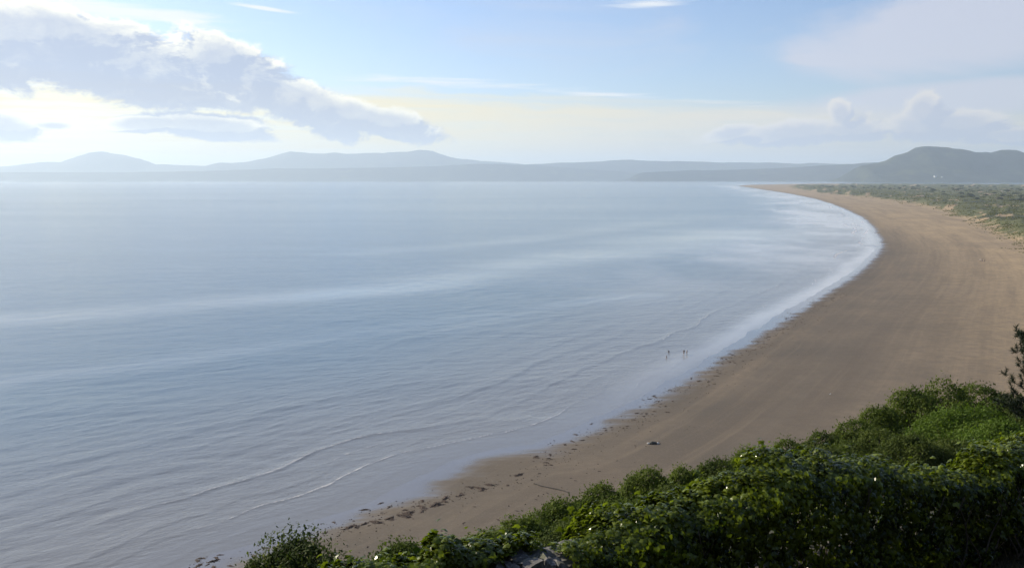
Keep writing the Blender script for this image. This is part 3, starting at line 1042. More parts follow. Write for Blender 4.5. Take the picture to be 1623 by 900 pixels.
def build_ivy():
    root = empty('ivy', tuple(wall_pt(0, 0, BASE_Z)))
    o0 = np.array(root.location)
    tab = [(-5, 480, 925, 8.0), (-2.6, 0, 0, 0)]
    A = np.array([-5, -2.6, -1.9, -1.4, -1.0, -.5, 0.0, .35, .7, 1, 2, 3, 3.6, 4, 5, 6, 6.6, 7, 8, 10, 13], float)
    pyx = [935, 915, 884, 866, 862, 862, 866, 866, 838, 815, 771, 737, 720, 712, 726, 741, 744, 726, 700, 660, 620]
    Z = []
    for a, py in zip(A, pyx):
        p = wall_pt(a, 0.15, 0)
        Z.append(at_depth(811, py, p[1])[2])
    Z = np.array(Z)
    n = 58000
    a = np.concatenate([rng.uniform(-3.4, 9.6, n - 9000), rng.uniform(-2.4, 3.0, 9000)])
    th = rng.uniform(0, 1, n)
    # section: front face from the ground, over the crest, down the back
    top = np.interp(a, A, Z) + fbm(a * 1.3, a * 0 + 2, 3) * 0.10 - BASE_Z
    fw = np.interp(a, [-4, -1.9, -1.2, -.55, .45, .9, 1.6, 3.5, 6, 7.2, 10], [.42, .40, .38, .26, .26, .44, .60, .66, .50, .46, .5])
    bw = 0.48 + 0.12 * np.sin(a * 1.7)
    ang = np.where(th < 0.42, -1.0, np.where(th < 0.86, 0.0, 1.0))
    k = np.where(th < 0.42, th / 0.42, np.where(th < 0.86, (th - 0.42) / 0.44, (th - 0.86) / 0.14))
    tt = np.where(ang < 0, -fw * (1.0 + 0.12 * np.sin(k * 3)), 0)
    crestz = top * 0.80
    zz = np.where(ang < 0, crestz * k, 0.0)
    ph = k * np.pi
    tt = np.where(ang == 0, np.where(ph < np.pi / 2, -fw * np.cos(ph), -bw * np.cos(ph)), tt)
    zz = np.where(ang == 0, crestz + (top - crestz) * np.sin(ph), zz)
    tt = np.where(ang > 0, bw, tt)
    zz = np.where(ang > 0, crestz * (1 - k * 0.8), zz)
    P = wall_pt(a, tt, BASE_Z + zz)
    nx = np.where(ang < 0, -1.0, np.where(ang > 0, 1.0, np.where(ph < np.pi / 2, -np.cos(ph), -np.cos(ph))))
    nz = np.where(ang == 0, np.sin(ph), 0.12)
    N = nx[:, None] * np.array([WALL_N[0], WALL_N[1], 0]) + nz[:, None] * np.array([0, 0, 1.0])
    N = unit(N)
    bump = fbm(a * 2.2 + 3, (tt + zz) * 2.2, 3) * 0.30 + fbm(a * 7, (tt - zz) * 7 + 4, 2) * 0.10
    depth_in = -np.abs(rng.normal(size=n)) * 0.085
    spray = (rng.random(n) < 0.05) * rng.uniform(0, 0.16, n)
    P = P + N * (bump + depth_in + spray)[:, None]
    # the bared stretch: no leaves in front of, or on, the crest stones
    bare = (a > -.72) & (a < 0.38) & (tt < np.interp(a, [-.72, -.5, -.3, 0, .28, .38], [-.30, -.14, .00, .18, .20, -.2]))
    bare |= (a > -.76) & (a < 0.38) & (ang < 0)
    bare |= (P[:, 2] < BASE_Z - 0.05) | (a < -2.05 + 0.15 * np.sin(zz * 9))
    keep = ~bare
    P, N, a, tt, zz = P[keep], N[keep], a[keep], tt[keep], zz[keep]
    n = len(P)
    up = np.clip(N[:, 2:3], 0, 1)
    nrm = unit(N * 0.9 + (0.12 + 0.45 * up) * np.array([0, 0, 1.0]) + rng.normal(size=(n, 3)) * 0.42)
    hang = np.array([0, 0, -1.0]) + N * 0.7 + rng.normal(size=(n, 3)) * 0.55
    M = leaf_frames(nrm, unit(hang))
    size = rng.uniform(0.036, 0.096, n)
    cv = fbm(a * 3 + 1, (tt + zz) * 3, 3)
    var = np.clip(rng.random(n) ** 1.6 * 0.75 - 0.04 + 0.44 * np.clip(N[:, 2], 0, 1) + cv * 0.5, 0, 1)  # sunlight and shade put into leaf colour: crest brighter, face darker
    d = np.linalg.norm(P - np.array([0, 0, CAM_H]), axis=1)
    px = 811.5 + FPX * P[:, 0] / P[:, 1]
    py = 279 + (CAM_H - P[:, 2]) / P[:, 1] * FPX
    seen = (px > 520) & (px < 1600) & (py < 880) & (nrm @ np.array([0, -0.8, 0.6]) > 0.55)
    score = np.where(seen, size / d, 0)
    big = np.zeros(n, bool)
    big[np.argsort(-score)[:300]] = True
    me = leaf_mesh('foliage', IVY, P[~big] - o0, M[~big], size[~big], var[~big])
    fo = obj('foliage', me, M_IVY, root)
    fo['kind'] = 'stuff'
    # the largest leaves in view are leaves of their own
    tv, tf = IVY
    shades = [mesh_np('leaf', tv, tf, False, {'var': np.full(len(tv), q)}) for q in (0.15, 0.4, 0.65, 0.9)]
    for m_ in shades:
        m_.materials.append(M_IVY)
    import mathutils
    for i in np.where(big)[0]:
        o = bpy.data.objects.new('leaf', shades[min(int(var[i] * 4), 3)])
        COL.objects.link(o)
        o.parent = root
        mm = mathutils.Matrix(M[i].tolist()).to_4x4()
        mm.translation = (P[i] - o0).tolist()
        o.matrix_local = mm @ mathutils.Matrix.Scale(float(size[i]), 4)
    # trailing woody stems
    st = []
    for i in range(46):
        a0 = rng.uniform(-2.6, 8)
        f0 = np.interp(a0, [-4, -1.9, -1.2, -.55, .45, .9, 1.6, 3.5, 6, 7.2, 10], [.34, .30, .2, .22, .22, .34, .5, .66, .6, .55, .6])
        hh = np.interp(a0, A, Z) - BASE_Z
        pts = [wall_pt(a0 + 0.15 * np.sin(q * 5 + i), -f0 - 0.03 * np.sin(q * 9), BASE_Z + hh * 0.85 * q) - o0 for q in np.linspace(0, 1, 8)]
        st.append(tube(np.array(pts), np.linspace(0.014, 0.005, 8), 5))
    v, f = join(st)
    obj('stems', mesh_np('stems', v, f), BARK, root)['kind'] = 'stuff'
    tag(root, 'glossy green ivy heaped over the stone wall as a long hedge', 'ivy')


build_ivy()


# ------------------------------------------------------------------ grass on the near verge
def build_grass():
    n = 26000
    a = rng.uniform(0.5, 9.5, n)
    t = -rng.uniform(0.25, 3.6, n)
    p = wall_pt(a, t, 0)
    z = ground_z(p[:, 0], p[:, 1])
    clump = fbm(p[:, 0] * 1.5, p[:, 1] * 1.5, 3)
    k = clump > -0.22
    p, z, n = p[k], z[k], int(k.sum())
    pos = np.stack([p[:, 0], p[:, 1], z - 0.01], -1)
    d = unit(rng.normal(size=(n, 3)) * np.array([.6, .6, .2]) + np.array([0, 0, .9]))
    me = leaf_mesh('grass', (NEEDLE[0] * np.array([1.4, 1, 1]), NEEDLE[1]), pos, leaf_frames(rng.normal(size=(n, 3)), d), rng.uniform(0.05, 0.20, n), rng.random(n))
    g = obj('grass', me, leaf_mat('verge_grass', (0.030, 0.034, 0.014), (0.13, 0.105, 0.055), 0.7, 0.2, 0.2))
    tag(g, 'short dry grass on the shaded verge before the hedge', 'grass', kind='stuff')
    for (px, py, dp, L, lean, lab) in ((1572, 850, 11.4, 0.34, 0.55, 'bleached dry stalk leaning up from the verge by the hedge foot'), (1600, 838, 11.6, 0.26, -0.5, 'short dry forked stalk next to the bleached leaning stalk'), (1545, 856, 11.2, 0.2, -0.8, 'low bent dry stalk at the hedge foot')):
        q = at_depth(px, py, dp)
        gz = float(ground_z(q[0], q[1])[0])
        pts = np.array([(0, 0, -0.02), (lean * .25 * L, .02, .35 * L), (lean * .6 * L, 0, .7 * L), (lean * L, -.03, L)])
        parts = [tube(pts, [.006, .005, .004, .002], 5)]
        for s_ in (-1, 1):
            parts.append(tube(np.array([pts[2], pts[2] + np.array([s_ * .10, .03, .08]), pts[2] + np.array([s_ * .16, .02, .17])]) * np.array([1, 1, 1]), [.004, .003, .0015], 5))
        v, f = join(parts)
        tag(obj('dry_stalk', mesh_np('dry_stalk', v, f), bark_mat('straw', (0.22, 0.17, 0.10), (0.36, 0.29, 0.18)), None, (q[0], q[1], gz)), lab, 'stalk', 'dry stalks on the verge')


build_grass()


# ------------------------------------------------------------------ marram on the dunes
def build_marram():
    n = 110000
    az = np.radians(rng.uniform(12, 36, n))
    inv = rng.uniform(1 / 4600.0, 1 / 420.0, n)
    r = 1 / inv
    x, y = r * np.sin(az), r * np.cos(az)
    z, s, dn, hs, s2 = terrain(x, y)
    pat = fbm(x * 0.05, y * 0.05, 3)
    k = (dn > 3 + pat * 22) & (hs < 0.2) & (pat > -0.34)
    x, y, z, r, pat = x[k], y[k], z[k], r[k], pat[k]
    n = len(x)
    q = 5
    base = np.repeat(np.stack([x, y, z - 0.2], -1), q, 0)
    size = np.repeat(rng.uniform(0.45, 0.95, n) * np.clip(r / 900, 0.9, 2.4), q)
    d = unit(rng.normal(size=(n * q, 3)) * np.array([.75, .75, .15]) + np.array([0, 0, .8]))
    var = np.repeat(np.clip(0.5 + pat * 0.8 + rng.normal(size=n) * 0.22, 0, 1), q)
    tpl = (np.array([(-.42, 0, 0), (.42, 0, 0), (.14, 1, 0), (-.14, .9, 0)]), np.array([(0, 1, 2), (0, 2, 3)]))
    me = leaf_mesh('dune_grass', tpl, base, leaf_frames(rng.normal(size=(n * q, 3)), d), size, var)
    g = obj('dune_grass', me, leaf_mat('marram', (0.070, 0.085, 0.026), (0.200, 0.185, 0.062), 0.8, 0.1, 0.40))
    tag(g, 'tufted marram grass covering the dunes behind the beach', 'grass', kind='stuff')
    # dark wood far behind the dunes
    px, py, rr = [], [], []
    for i in range(150):
        u = rng.uniform(1300, 1680)
        v = 297 + rng.uniform(0, 1) ** 1.3 * np.interp(u, [1300, 1450, 1520, 1680], [3, 7, 22, 30])
        g0 = at(u, v, 4)
        px.append(g0); rr.append(rng.uniform(3, 6.5))
    C = np.array(px)
    gz = ground_z(C[:, 0], C[:, 1])
    m = 260
    P = np.repeat(np.stack([C[:, 0], C[:, 1], gz], -1), m, 0)
    w = np.repeat(np.array(rr), m)
    dv = unit(rng.normal(size=(len(P), 3)))
    dv[:, 2] = np.abs(dv[:, 2])
    rad = rng.uniform(0.6, 1.05, len(P)) * w
    P = P + dv * rad[:, None] * np.array([1.5, 1.2, 0.85])
    me = leaf_mesh('wood', OVAL, P, leaf_frames(dv + rng.normal(size=dv.shape) * .5), np.full(len(P), 1.7), rng.random(len(P)))
    g = obj('wood', me, leaf_mat('far_wood', (0.016, 0.026, 0.012), (0.042, 0.055, 0.024), 0.7, 0.2, 0.15))
    tag(g, 'dark wood and scrub massed behind the dunes', 'wood', kind='stuff')


build_marram()


# ------------------------------------------------------------------ things on the sand
def simple_mat(name, col, rough=0.8, var=0.3, scale=8.0):
    m, t, bs, out = material(name)
    pos = t.node('ShaderNodeTexCoord').outputs['Object']
    n = t.noise(pos, scale, 5, 0.6)
    t.link(t.mix(n, tuple(c * (1 - var) for c in col), tuple(min(1, c * (1 + var)) for c in col)), bs.inputs['Base Color'])
    bs.inputs['Roughness'].default_value = rough
    return m


M_WEED = simple_mat('bladderwrack', (0.050, 0.028, 0.017), 0.9, 0.4, 5)


def weed_mesh(seed):
    """a limp heap: a ragged flat mound with straps lying out from it"""
    r_ = np.random.default_rng(seed)
    parts = []
    na, nr = 14, 4
    ang = np.linspace(0, 2 * np.pi, na, endpoint=False)
    edge = 0.5 * (1 + 0.35 * r_.normal(size=na).clip(-1.6, 1.6))
    v = [(0, 0, .16)]
    for i in range(1, nr):
        for j in range(na):
            k = i / (nr - 1)
            v.append((math.cos(ang[j]) * edge[j] * k, math.sin(ang[j]) * edge[j] * k * 0.6, (.16 * (1 - k ** 2)) * r_.uniform(.5, 1.3) - 0.02 * k))
    tri = [(0, 1 + j, 1 + (j + 1) % na) for j in range(na)]
    for i in range(nr - 2):
        for j in range(na):
            a, b = 1 + i * na + j, 1 + i * na + (j + 1) % na
            tri += [(a, a + na, b + na), (a, b + na, b)]
    parts.append((np.array(v), np.array(tri)))
    for i in range(7):
        a = r_.uniform(0, 2 * np.pi)
        L, w = r_.uniform(.25, .55), r_.uniform(.05, .11)
        d = np.array([math.cos(a), math.sin(a) * .7, 0])
        p = np.array([-d[1], d[0], 0])
        c = [d * .25 + np.array([0, 0, .07]), d * (.25 + L * .5) + p * r_.normal() * .1 + np.array([0, 0, .04]), d * (.25 + L) + p * r_.normal() * .2 + np.array([0, 0, .01])]
        vv = np.array([q + p * w * s_ for q in c for s_ in (-1, 1)])
        parts.append((vv, np.array([(0, 1, 3), (0, 3, 2), (2, 3, 5), (2, 5, 4)])))
    return mesh_np('seaweed_clump', *join(parts), False)


WEEDS = [weed_mesh(i) for i in range(8)]
for m_ in WEEDS:
    m_.materials.append(M_WEED)


def scatter_weed():
    line = [(300, 898), (345, 884), (400, 868), (470, 852), (545, 832), (600, 822), (660, 806), (715, 788), (765, 772), (815, 752), (850, 735), (890, 712), (930, 695), (980, 672), (1030, 648), (1075, 622), (1110, 602),
            (1150, 580), (1195, 552), (1240, 520), (1290, 488), (1340, 460)]
    C = smooth_curve([at(a, b, 0.3)[:2] for a, b in line], 6)
    seg = np.linalg.norm(np.diff(C, axis=0), axis=1)
    cum = np.concatenate([[0], np.cumsum(seg)])
    pts = []
    r_ = np.random.default_rng(21)

    def sample(u, off):
        x = np.interp(u, cum, C[:, 0]); y = np.interp(u, cum, C[:, 1])
        x2 = np.interp(u + 1, cum, C[:, 0]); y2 = np.interp(u + 1, cum, C[:, 1])
        d = unit(np.array([x2 - x, y2 - y]))
        return np.array([x, y]) + np.array([d[1], -d[0]]) * off
    for i in range(225):
        u = cum[-1] * r_.random() ** 1.25
        heap = 0.5 + 0.5 * np.sin(u * 0.23) * np.sin(u * 0.061 + 1)
        pts.append((sample(u, r_.normal() * 2.4 - 0.3 + 1.6 * np.sin(u * 0.13)), r_.uniform(0.25, 0.62) * (0.7 + 0.8 * heap)))
    for i in range(26):     # heaps that run together
        u = r_.uniform(24, 62)
        pts.append((sample(u, r_.normal() * 0.5 + 0.4), r_.uniform(0.6, 1.15)))
    for a, b in ((632, 845), (660, 858), (700, 838), (735, 826), (752, 800), (868, 780), (905, 756), (912, 760), (930, 748), (948, 733), (950, 745), (978, 728), (1007, 704), (850, 790), (820, 808), (790, 822)):
        p = at(a, b, 0.6)
        pts.append((p[:2], r_.uniform(0.25, 0.42)))
    # crumbs of weed and shell too small to count
    m = 2600
    u = cum[-1] * r_.random(m) ** 1.15
    off = r_.normal(size=m) * 2.2 + 1.6 * np.sin(u * 0.13) + (r_.random(m) < 0.25) * r_.uniform(2, 14, m)
    P = np.array([sample(a, b) for a, b in zip(u, off)])
    keep = fbm(P[:, 0] * 0.25, P[:, 1] * 0.25, 3) > -0.08
    P = P[keep]
    pz = ground_z(P[:, 0], P[:, 1])
    nn = unit(r_.normal(size=(len(P), 3)) * 0.35 + np.array([0, 0, 1.0]))
    crumb = (np.array([(-.5, -.3, 0), (.1, -.5, 0), (.55, .1, 0), (0, .45, 0), (-.45, .2, 0), (0, 0, .35)]), np.array([(0, 1, 5), (1, 2, 5), (2, 3, 5), (3, 4, 5), (4, 0, 5)]))
    me = leaf_mesh('weed_crumbs', crumb, np.stack([P[:, 0], P[:, 1], pz + 0.005], -1), leaf_frames(nn), r_.uniform(0.10, 0.34, len(P)), r_.random(len(P)))
    tag(obj('weed_crumbs', me, M_WEED), 'crumbs of weed and shell strewn along the tide line', 'debris', kind='stuff')
    for p, sz in pts:
        z = float(ground_z(p[0], p[1])[0])
        o = bpy.data.objects.new('seaweed_clump', WEEDS[int(r_.integers(8))])
        COL.objects.link(o)
        o.location = (p[0], p[1], z + 0.01)
        o.rotation_euler = (0, 0, r_.uniform(0, 6.28))
        sz *= 1.35
        o.scale = (sz * r_.uniform(1, 1.7), sz, sz * 0.8)
        q = 811.5 + FPX * p[0] / p[1]
        big = 'large matted' if sz > 0.95 else ('small' if sz < 0.5 else 'middling')
        zone = ('beside the wet sand below the flecked bush' if q < 560 else 'in the thick heaps between flecked bush and driftwood pole' if q < 770 else 'on the sand around the driftwood pole' if q < 930
                else 'along the line seaward of the dark boulder' if q < 1060 else 'on the tide line level with the waders' if q < 1160 else 'on the tide line far beyond the waders')
        tag(o, f'{big} brown seaweed clump {zone}', 'seaweed', f'seaweed {zone}')


scatter_weed()


def rock_mesh(name, seed, sx, sy, sz):
    r_ = np.random.default_rng(seed)
    nu, nv = 14, 8
    v = []
    for i in range(nv):
        th = math.pi * i / (nv - 1)
        for j in range(nu):
            a = 2 * math.pi * j / nu
            q = 1 + 0.16 * math.sin(3 * a + seed) * math.sin(th) + r_.normal() * 0.05
            v.append((math.cos(a) * math.sin(th) * q * sx, math.sin(a) * math.sin(th) * q * sy, math.cos(th) * q * sz))
    return mesh_np(name, np.array(v), grid_faces(nv, nu, True), True)


def sand_things():
    p = at(1035, 698, 1.0)
    z = float(ground_z(p[0], p[1])[0])
    root = empty('boulder', (p[0], p[1], z))
    dark = simple_mat('weedy_rock', (0.045, 0.043, 0.036), 0.8, 0.5, 2)
    pale = simple_mat('bleached_stone', (0.55, 0.53, 0.50), 0.8, 0.2, 2)
    obj('dark_back', rock_mesh('dark_back', 2, 0.85, 0.6, 0.36), dark, root, (0, 0, 0.12))
    a = obj('pale_end', rock_mesh('pale_end', 4, 0.30, 0.35, 0.22), pale, root, (-0.95, -0.15, 0.08))
    obj('pale_end', rock_mesh('pale_end', 6, 0.36, 0.35, 0.24), pale, root, (0.98, -0.1, 0.08))
    tag(root, 'low dark boulder with pale ends lying alone on the sand', 'boulder')
    a, b = at(846, 761, 1.0), at(902, 776, 1.0)
    mid = (a + b) / 2
    z = float(ground_z(mid[0], mid[1])[0])
    L = np.linalg.norm(b - a)
    k = np.linspace(-0.5, 0.5, 12)
    pts = np.stack([k * L, 0.12 * np.sin(k * 7), 0.05 + 0.05 * np.sin(k * 5)], -1)
    parts = [tube(pts, 0.10 + 0.05 * (k + 0.5), 8)]
    parts.append(tube(np.array([pts[9], pts[9] + (.2, .12, .08), pts[9] + (.4, .2, .06)]), [.06, .04, .015], 6))
    parts.append(tube(np.array([pts[3], pts[3] + (-.25, -.3, .06), pts[3] + (-.6, -.42, .04)]), [.05, .03, .012], 6))
    v, f = join(parts)
    o = obj('driftwood_pole', mesh_np('driftwood_pole', v, f), bark_mat('wet_driftwood', (0.05, 0.042, 0.035), (0.12, 0.10, 0.08)), None, (mid[0], mid[1], z))
    o.rotation_euler = (0, 0, math.atan2(b[1] - a[1], b[0] - a[0]))
    tag(o, 'long dark driftwood pole half sunk in the sand', 'driftwood')
    # gull standing on open sand
    p = at(1316, 621, 1.6)
    z = float(ground_z(p[0], p[1])[0])
    g = empty('gull', (p[0], p[1], z), 0.6)
    white, grey, yel = simple_mat('gull_white', (0.80, 0.80, 0.78), 0.7, 0.05), simple_mat('gull_grey', (0.36, 0.38, 0.41), 0.7, 0.1), simple_mat('gull_yellow', (0.55, 0.36, 0.06), 0.6, 0.1)
    sp = np.array([(-.30, 0, .24), (-.20, 0, .25), (-.08, 0, .25), (.06, 0, .26), (.14, 0, .29), (.17, 0, .34), (.19, 0, .38), (.23, 0, .39), (.26, 0, .385)])
    v, f = tube(sp, [.015, .05, .085, .085, .06, .042, .045, .04, .012], 10)
    obj('body', mesh_np('body', v, f), white, g)
    for s_ in (-1, 1):
        v, f = tube(np.array([(.10, .06 * s_, .29), (-.02, .085 * s_, .29), (-.18, .06 * s_, .27), (-.36, .02 * s_, .25)]), [.03, .05, .035, .006], 8)
        obj('wing', mesh_np('wing', v, f), grey, g)
        v, f = tube(np.array([(0, .035 * s_, .2), (.005, .035 * s_, .1), (0, .035 * s_, .012), (.06, .04 * s_, .008)]), [.014, .008, .008, .012], 6)
        obj('leg', mesh_np('leg', v, f), yel, g)
    v, f = tube(np.array([(.25, 0, .387), (.29, 0, .382), (.315, 0, .370)]), [.013, .011, .003], 6)
    obj('bill', mesh_np('bill', v, f), yel, g)
    tag(g, 'white gull standing by itself on the open brown sand', 'gull')


sand_things()


# ------------------------------------------------------------------ people
def skin_mesh(name, nodes, edges, sub=2):
    """nodes: (x,y,z,rx,ry); grown with a Skin modifier into one continuous surface"""
    me = bpy.data.meshes.new(name)
    me.from_pydata([n[:3] for n in nodes], edges, [])
    o = bpy.data.objects.new(name, me)
    COL.objects.link(o)
    o.modifiers.new('skin', 'SKIN')
    for i, n in enumerate(nodes):
        me.skin_vertices[0].data[i].radius = (n[3], n[4])
    me.skin_vertices[0].data[0].use_root = True
    s_ = o.modifiers.new('sub', 'SUBSURF')
    s_.levels = s_.render_levels = sub
    dg = bpy.context.evaluated_depsgraph_get()
    out = bpy.data.meshes.new_from_object(o.evaluated_get(dg))
    bpy.data.objects.remove(o)
    for p in out.polygons:
        p.use_smooth = True
    return out


def person_meshes(stride, arm, h=1.0):
    """standing or walking figure, 1.72 m, facing +Y"""
    N, Ed = [], []

    def add(x, y, z, r, r2=None, to=None):
        N.append((x, y, z, r, r2 or r))
        if to is not None:
            Ed.append((to, len(N) - 1))
        return len(N) - 1
    pel = add(0, 0, .92, .135, .10)
    waist = add(0, 0, 1.08, .125, .09, pel)
    chest = add(0, .01, 1.28, .155, .105, waist)
    sh = add(0, 0, 1.42, .10, .08, chest)
    neck = add(0, .01, 1.50, .055, None, sh)
    hd = add(0, .03, 1.58, .085, .095, neck)
    add(0, .02, 1.66, .070, .085, hd)
    arms, legs = {}, {}
    for s_ in (-1, 1):
        k = s_ * arm
        a = add(.19 * s_, 0, 1.40, .055, None, sh)
        b = add(.25 * s_, -.06 * k, 1.13, .042, None, a)
        c = add(.26 * s_, .10 * k + .05, .90, .033, None, b)
        d = add(.26 * s_, .12 * k + .07, .81, .036, .022, c)
        arms[s_] = (a, b, c, d)
        y = s_ * stride
        hp = add(.09 * s_, 0, .86, .095, None, pel)
        kn = add(.10 * s_, y * .5 + .02, .49, .062, None, hp)
        an = add(.10 * s_, y, .09, .040, None, kn)
        add(.11 * s_, y + .14, .035, .042, .028, an)
        legs[s_] = (hp, kn, an)
    body = skin_mesh('body', N, Ed)
    up = [N[i] for i in (pel, waist, chest, sh)]
    TN = [(x, y, z, r + .02, r2 + .02) for x, y, z, r, r2 in up]
    TE = [(0, 1), (1, 2), (2, 3)]
    for s_ in (-1, 1):
        a, b, c, d = arms[s_]
        i = len(TN)
        TN += [(*N[a][:3], .072, .072), (*[(N[a][q] * .4 + N[b][q] * .6) for q in range(3)], .058, .058)]
        TE += [(3, i), (i, i + 1)]
    top = skin_mesh('top', TN, TE)
    LN = [(0, 0, .97, .145, .11), (0, 0, .90, .15, .115)]
    LE = [(0, 1)]
    for s_ in (-1, 1):
        hp, kn, an = legs[s_]
        i = len(LN)
        LN += [(*N[hp][:3], .108, .108), (*N[kn][:3], .075, .075), (N[an][0], N[an][1], .16, .058, .058)]
        LE += [(1, i), (i, i + 1), (i + 1, i + 2)]
    trs = skin_mesh('trousers', LN, LE)
    LN2 = LN[:2]; LE2 = [(0, 1)]
    for s_ in (-1, 1):
        hp, kn, an = legs[s_]
        i = len(LN2)
        LN2 += [(*N[hp][:3], .110, .110), (*[(N[hp][q] * .25 + N[kn][q] * .75) for q in range(3)], .085, .085)]
        LE2 += [(1, i), (i, i + 1)]
    shorts = skin_mesh('shorts', LN2, LE2)
    hair = skin_mesh('hair', [(0, .0, 1.69, .080, .092), (0, -.035, 1.62, .085, .075)], [(0, 1)])
    nose = skin_mesh('nose', [(0, .118, 1.615, .010, .012), (0, .135, 1.59, .014, .012)], [(0, 1)], 1)
    eye = rock_mesh('eye', 1, .011, .006, .007)
    return dict(body=body, top=top, trousers=trs, shorts=shorts, hair=hair, nose=nose, eye=eye)


def build_people():
    skin = simple_mat('skin', (0.46, 0.30, 0.22), 0.6, 0.08)
    hair = simple_mat('hair', (0.05, 0.035, 0.022), 0.6, 0.3)
    eyem = simple_mat('eye_dark', (0.03, 0.02, 0.02), 0.3, 0.1)
    cols = {'black': (0.018, 0.018, 0.022), 'navy': (0.022, 0.028, 0.06), 'white': (0.72, 0.71, 0.69), 'grey': (0.22, 0.22, 0.23), 'red': (0.30, 0.05, 0.04), 'denim': (0.05, 0.075, 0.13), 'khaki': (0.24, 0.19, 0.12)}
    cm = {k: simple_mat('cloth_' + k, v, 0.9, 0.12) for k, v in cols.items()}
    stand, walk = person_meshes(0.03, 0.02), person_meshes(0.26, 1.0)
    for (px, py, zoff, kit, facing, tp, lg, lname, size, lab, grp) in (
            (1084, 562, 0.0, stand, 0.5, 'black', 'black', 'shorts', 1.06, 'person in dark clothes standing in the shallows, their reflection below them', 'waders in the shallows'),
            (1088.5, 561, 0.0, stand, -0.6, 'white', 'grey', 'shorts', 0.96, 'person in a pale top standing beside the dark clad wader', 'waders in the shallows'),
            (1060, 558, -0.75, stand, 2.6, 'navy', 'navy', 'shorts', 1.0, 'bather waist deep, farthest out from the sand', 'waders in the shallows'),
            (1056.5, 567, -0.45, walk, 1.9, 'navy', 'navy', 'shorts', 0.9, 'bather thigh deep, nearest the lower breaker line', 'waders in the shallows'),
            (1553.5, 410, 0.0, walk, -1.2, 'white', 'khaki', 'trousers', 1.05, 'walker in a white shirt on the upper beach', 'walkers on the upper beach'),
            (1557, 410, 0.0, walk, -1.4, 'navy', 'denim', 'trousers', 1.08, 'walker in navy between the white shirted walker and the last one', 'walkers on the upper beach'),
            (1561, 410.6, 0.0, stand, -1.0, 'black', 'black', 'trousers', 1.0, 'walker in black, last of the group on the upper beach', 'walkers on the upper beach')):
        p = at(px, py, 0.0 if px < 1200 else 3.2)
        gz = float(ground_z(p[0], p[1])[0])
        z = max(gz, -0.25) + zoff if px < 1200 else gz
        r_ = empty('person', (p[0], p[1], z), facing)
        r_.scale = (size,) * 3
        b = obj('body', kit['body'], skin, r_)
        obj('nose', kit['nose'], skin, b)
        for s_ in (-1, 1):
            obj('eye', kit['eye'], eyem, b, (s_ * .032, .118, 1.625))
        obj('hair', kit['hair'], hair, r_)
        for nm, me, c in (('top', kit['top'], tp), (lname, kit[lname], lg)):
            me2 = me.copy()
            obj(nm, me2, cm[c], r_)
        tag(r_, lab, 'person', grp)


build_people()


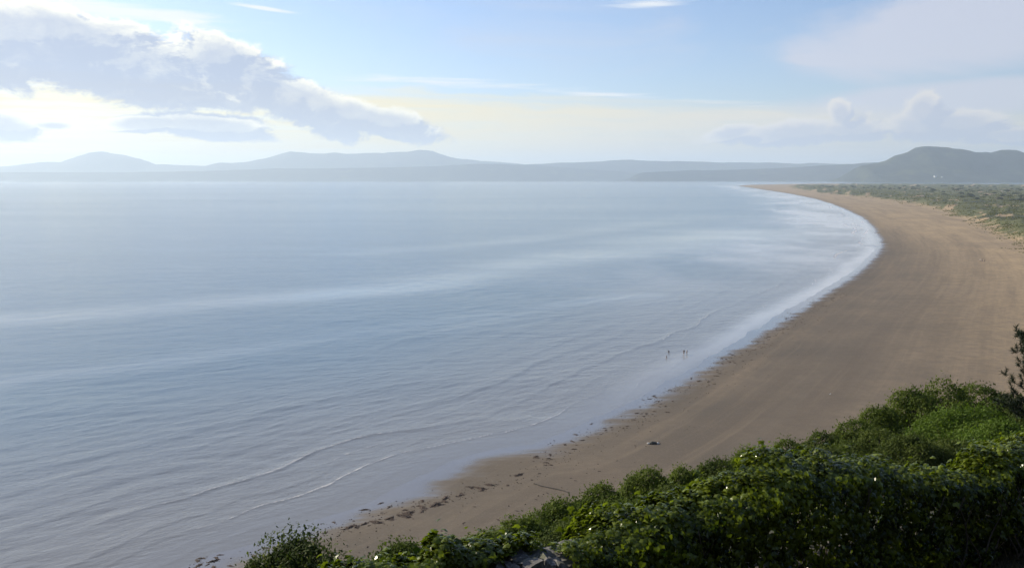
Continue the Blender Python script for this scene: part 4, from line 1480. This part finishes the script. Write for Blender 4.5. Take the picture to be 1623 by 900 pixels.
# ------------------------------------------------------------------ houses on the far shore
def build_houses():
    from mathutils import Vector
    dg = bpy.context.evaluated_depsgraph_get()
    white, grey = simple_mat('limewash', (0.80, 0.79, 0.76), 0.8, 0.05, 0.3), simple_mat('slate', (0.10, 0.105, 0.12), 0.6, 0.2, 0.5)
    dark = simple_mat('window_glass', (0.03, 0.035, 0.04), 0.15, 0.1, 1)
    for px, py, L, lab in ((1482, 280.5, 22, 'white house with a slate roof at the foot of the flat topped hill'), (1493, 281.0, 12, 'smaller white cottage next to the large white house')):
        best = None
        for o in bpy.data.objects:
            if o.name.startswith(('headland', 'flat_topped')):
                d = Vector(ray(px, py)).normalized()
                ok, loc, nr, _ = o.ray_cast(Vector((0, 0, CAM_H)), d)
                if ok and (best is None or loc.y < best.y):
                    best = loc
        if best is None:
            p = at(px, py, 20)
            best = Vector((p[0], p[1], 20))
        r_ = empty('house', (best.x, best.y - 4, best.z - 2), 0.1)
        W, Hh = L * 0.42, L * 0.40
        v = np.array([(x, y, z) for z in (-4, Hh) for x, y in ((-L / 2, -W), (L / 2, -W), (L / 2, W), (-L / 2, W))] + [(-L / 2, 0, Hh + W * .8), (L / 2, 0, Hh + W * .8)], float)
        me = bpy.data.meshes.new('wall')
        me.from_pydata(v.tolist(), [], [(0, 1, 5, 4), (2, 3, 7, 6), (1, 2, 6, 9, 5), (3, 0, 4, 8, 7)])
        obj('wall', me, white, r_)
        e = 0.6
        rv = np.array([(-L / 2 - e, -W - e, Hh - .3), (L / 2 + e, -W - e, Hh - .3), (L / 2 + e, 0, Hh + W * .8 + .4), (-L / 2 - e, 0, Hh + W * .8 + .4), (L / 2 + e, W + e, Hh - .3), (-L / 2 - e, W + e, Hh - .3)])
        rf = bpy.data.meshes.new('roof')
        rf.from_pydata(rv.tolist(), [], [(0, 1, 2, 3), (3, 2, 4, 5)])
        ro = obj('roof', rf, grey, r_)
        for s_ in (-1, 1):
            c = stone_mesh(3)
            ch = obj('chimney', c, white, ro, (s_ * (L / 2 - 1), 0, Hh + W * .8 + 1))
            ch.scale = (1.4, 1.4, 3)
        for i in range(4):
            for zz in (.28, .70):
                x = (-0.375 + 0.25 * i) * L
                if i == 1 and zz < .5:
                    continue
                wn = mesh_np('window', np.array([(-.06 * L, 0, -.08 * L), (.06 * L, 0, -.08 * L), (.06 * L, 0, .08 * L), (-.06 * L, 0, .08 * L), (-.06 * L, .3, -.08 * L), (.06 * L, .3, -.08 * L), (.06 * L, .3, .08 * L), (-.06 * L, .3, .08 * L)]) * np.array([.55, 1, .75]),
                             np.array([(0, 1, 2, 3), (0, 4, 5, 1), (1, 5, 6, 2), (2, 6, 7, 3), (3, 7, 4, 0)]), False)
                obj('window', wn, dark, r_, (x, -W - 0.05, Hh * zz))
        tag(r_, lab, 'house', 'houses on the far shore')


build_houses()

# ------------------------------------------------------------------ haze
def build_haze():
    x0, x1, y0, y1, z0, z1 = -30000, 30000, -30000, 30000, -32, 640
    v = [(x, y, z) for z in (z0, z1) for x, y in ((x0, y0), (x1, y0), (x1, y1), (x0, y1))]
    f = [(3, 2, 1, 0), (4, 5, 6, 7), (0, 1, 5, 4), (1, 2, 6, 5), (2, 3, 7, 6), (3, 0, 4, 7)]
    me = mesh_np('haze', np.array(v), np.array(f), False)
    m = bpy.data.materials.new('haze')
    m.use_nodes = True
    nt = m.node_tree
    nt.nodes.clear()
    o = nt.nodes.new('ShaderNodeOutputMaterial')
    p = nt.nodes.new('ShaderNodeVolumePrincipled')
    p.inputs['Color'].default_value = (0.71, 0.85, 1.0, 1)
    p.inputs['Density'].default_value = 7.6e-5
    p.inputs['Anisotropy'].default_value = 0.30
    nt.links.new(p.outputs[0], o.inputs['Volume'])
    tag(obj('haze', me, m), 'thin sea haze over the whole bay', kind='stuff')


build_haze()
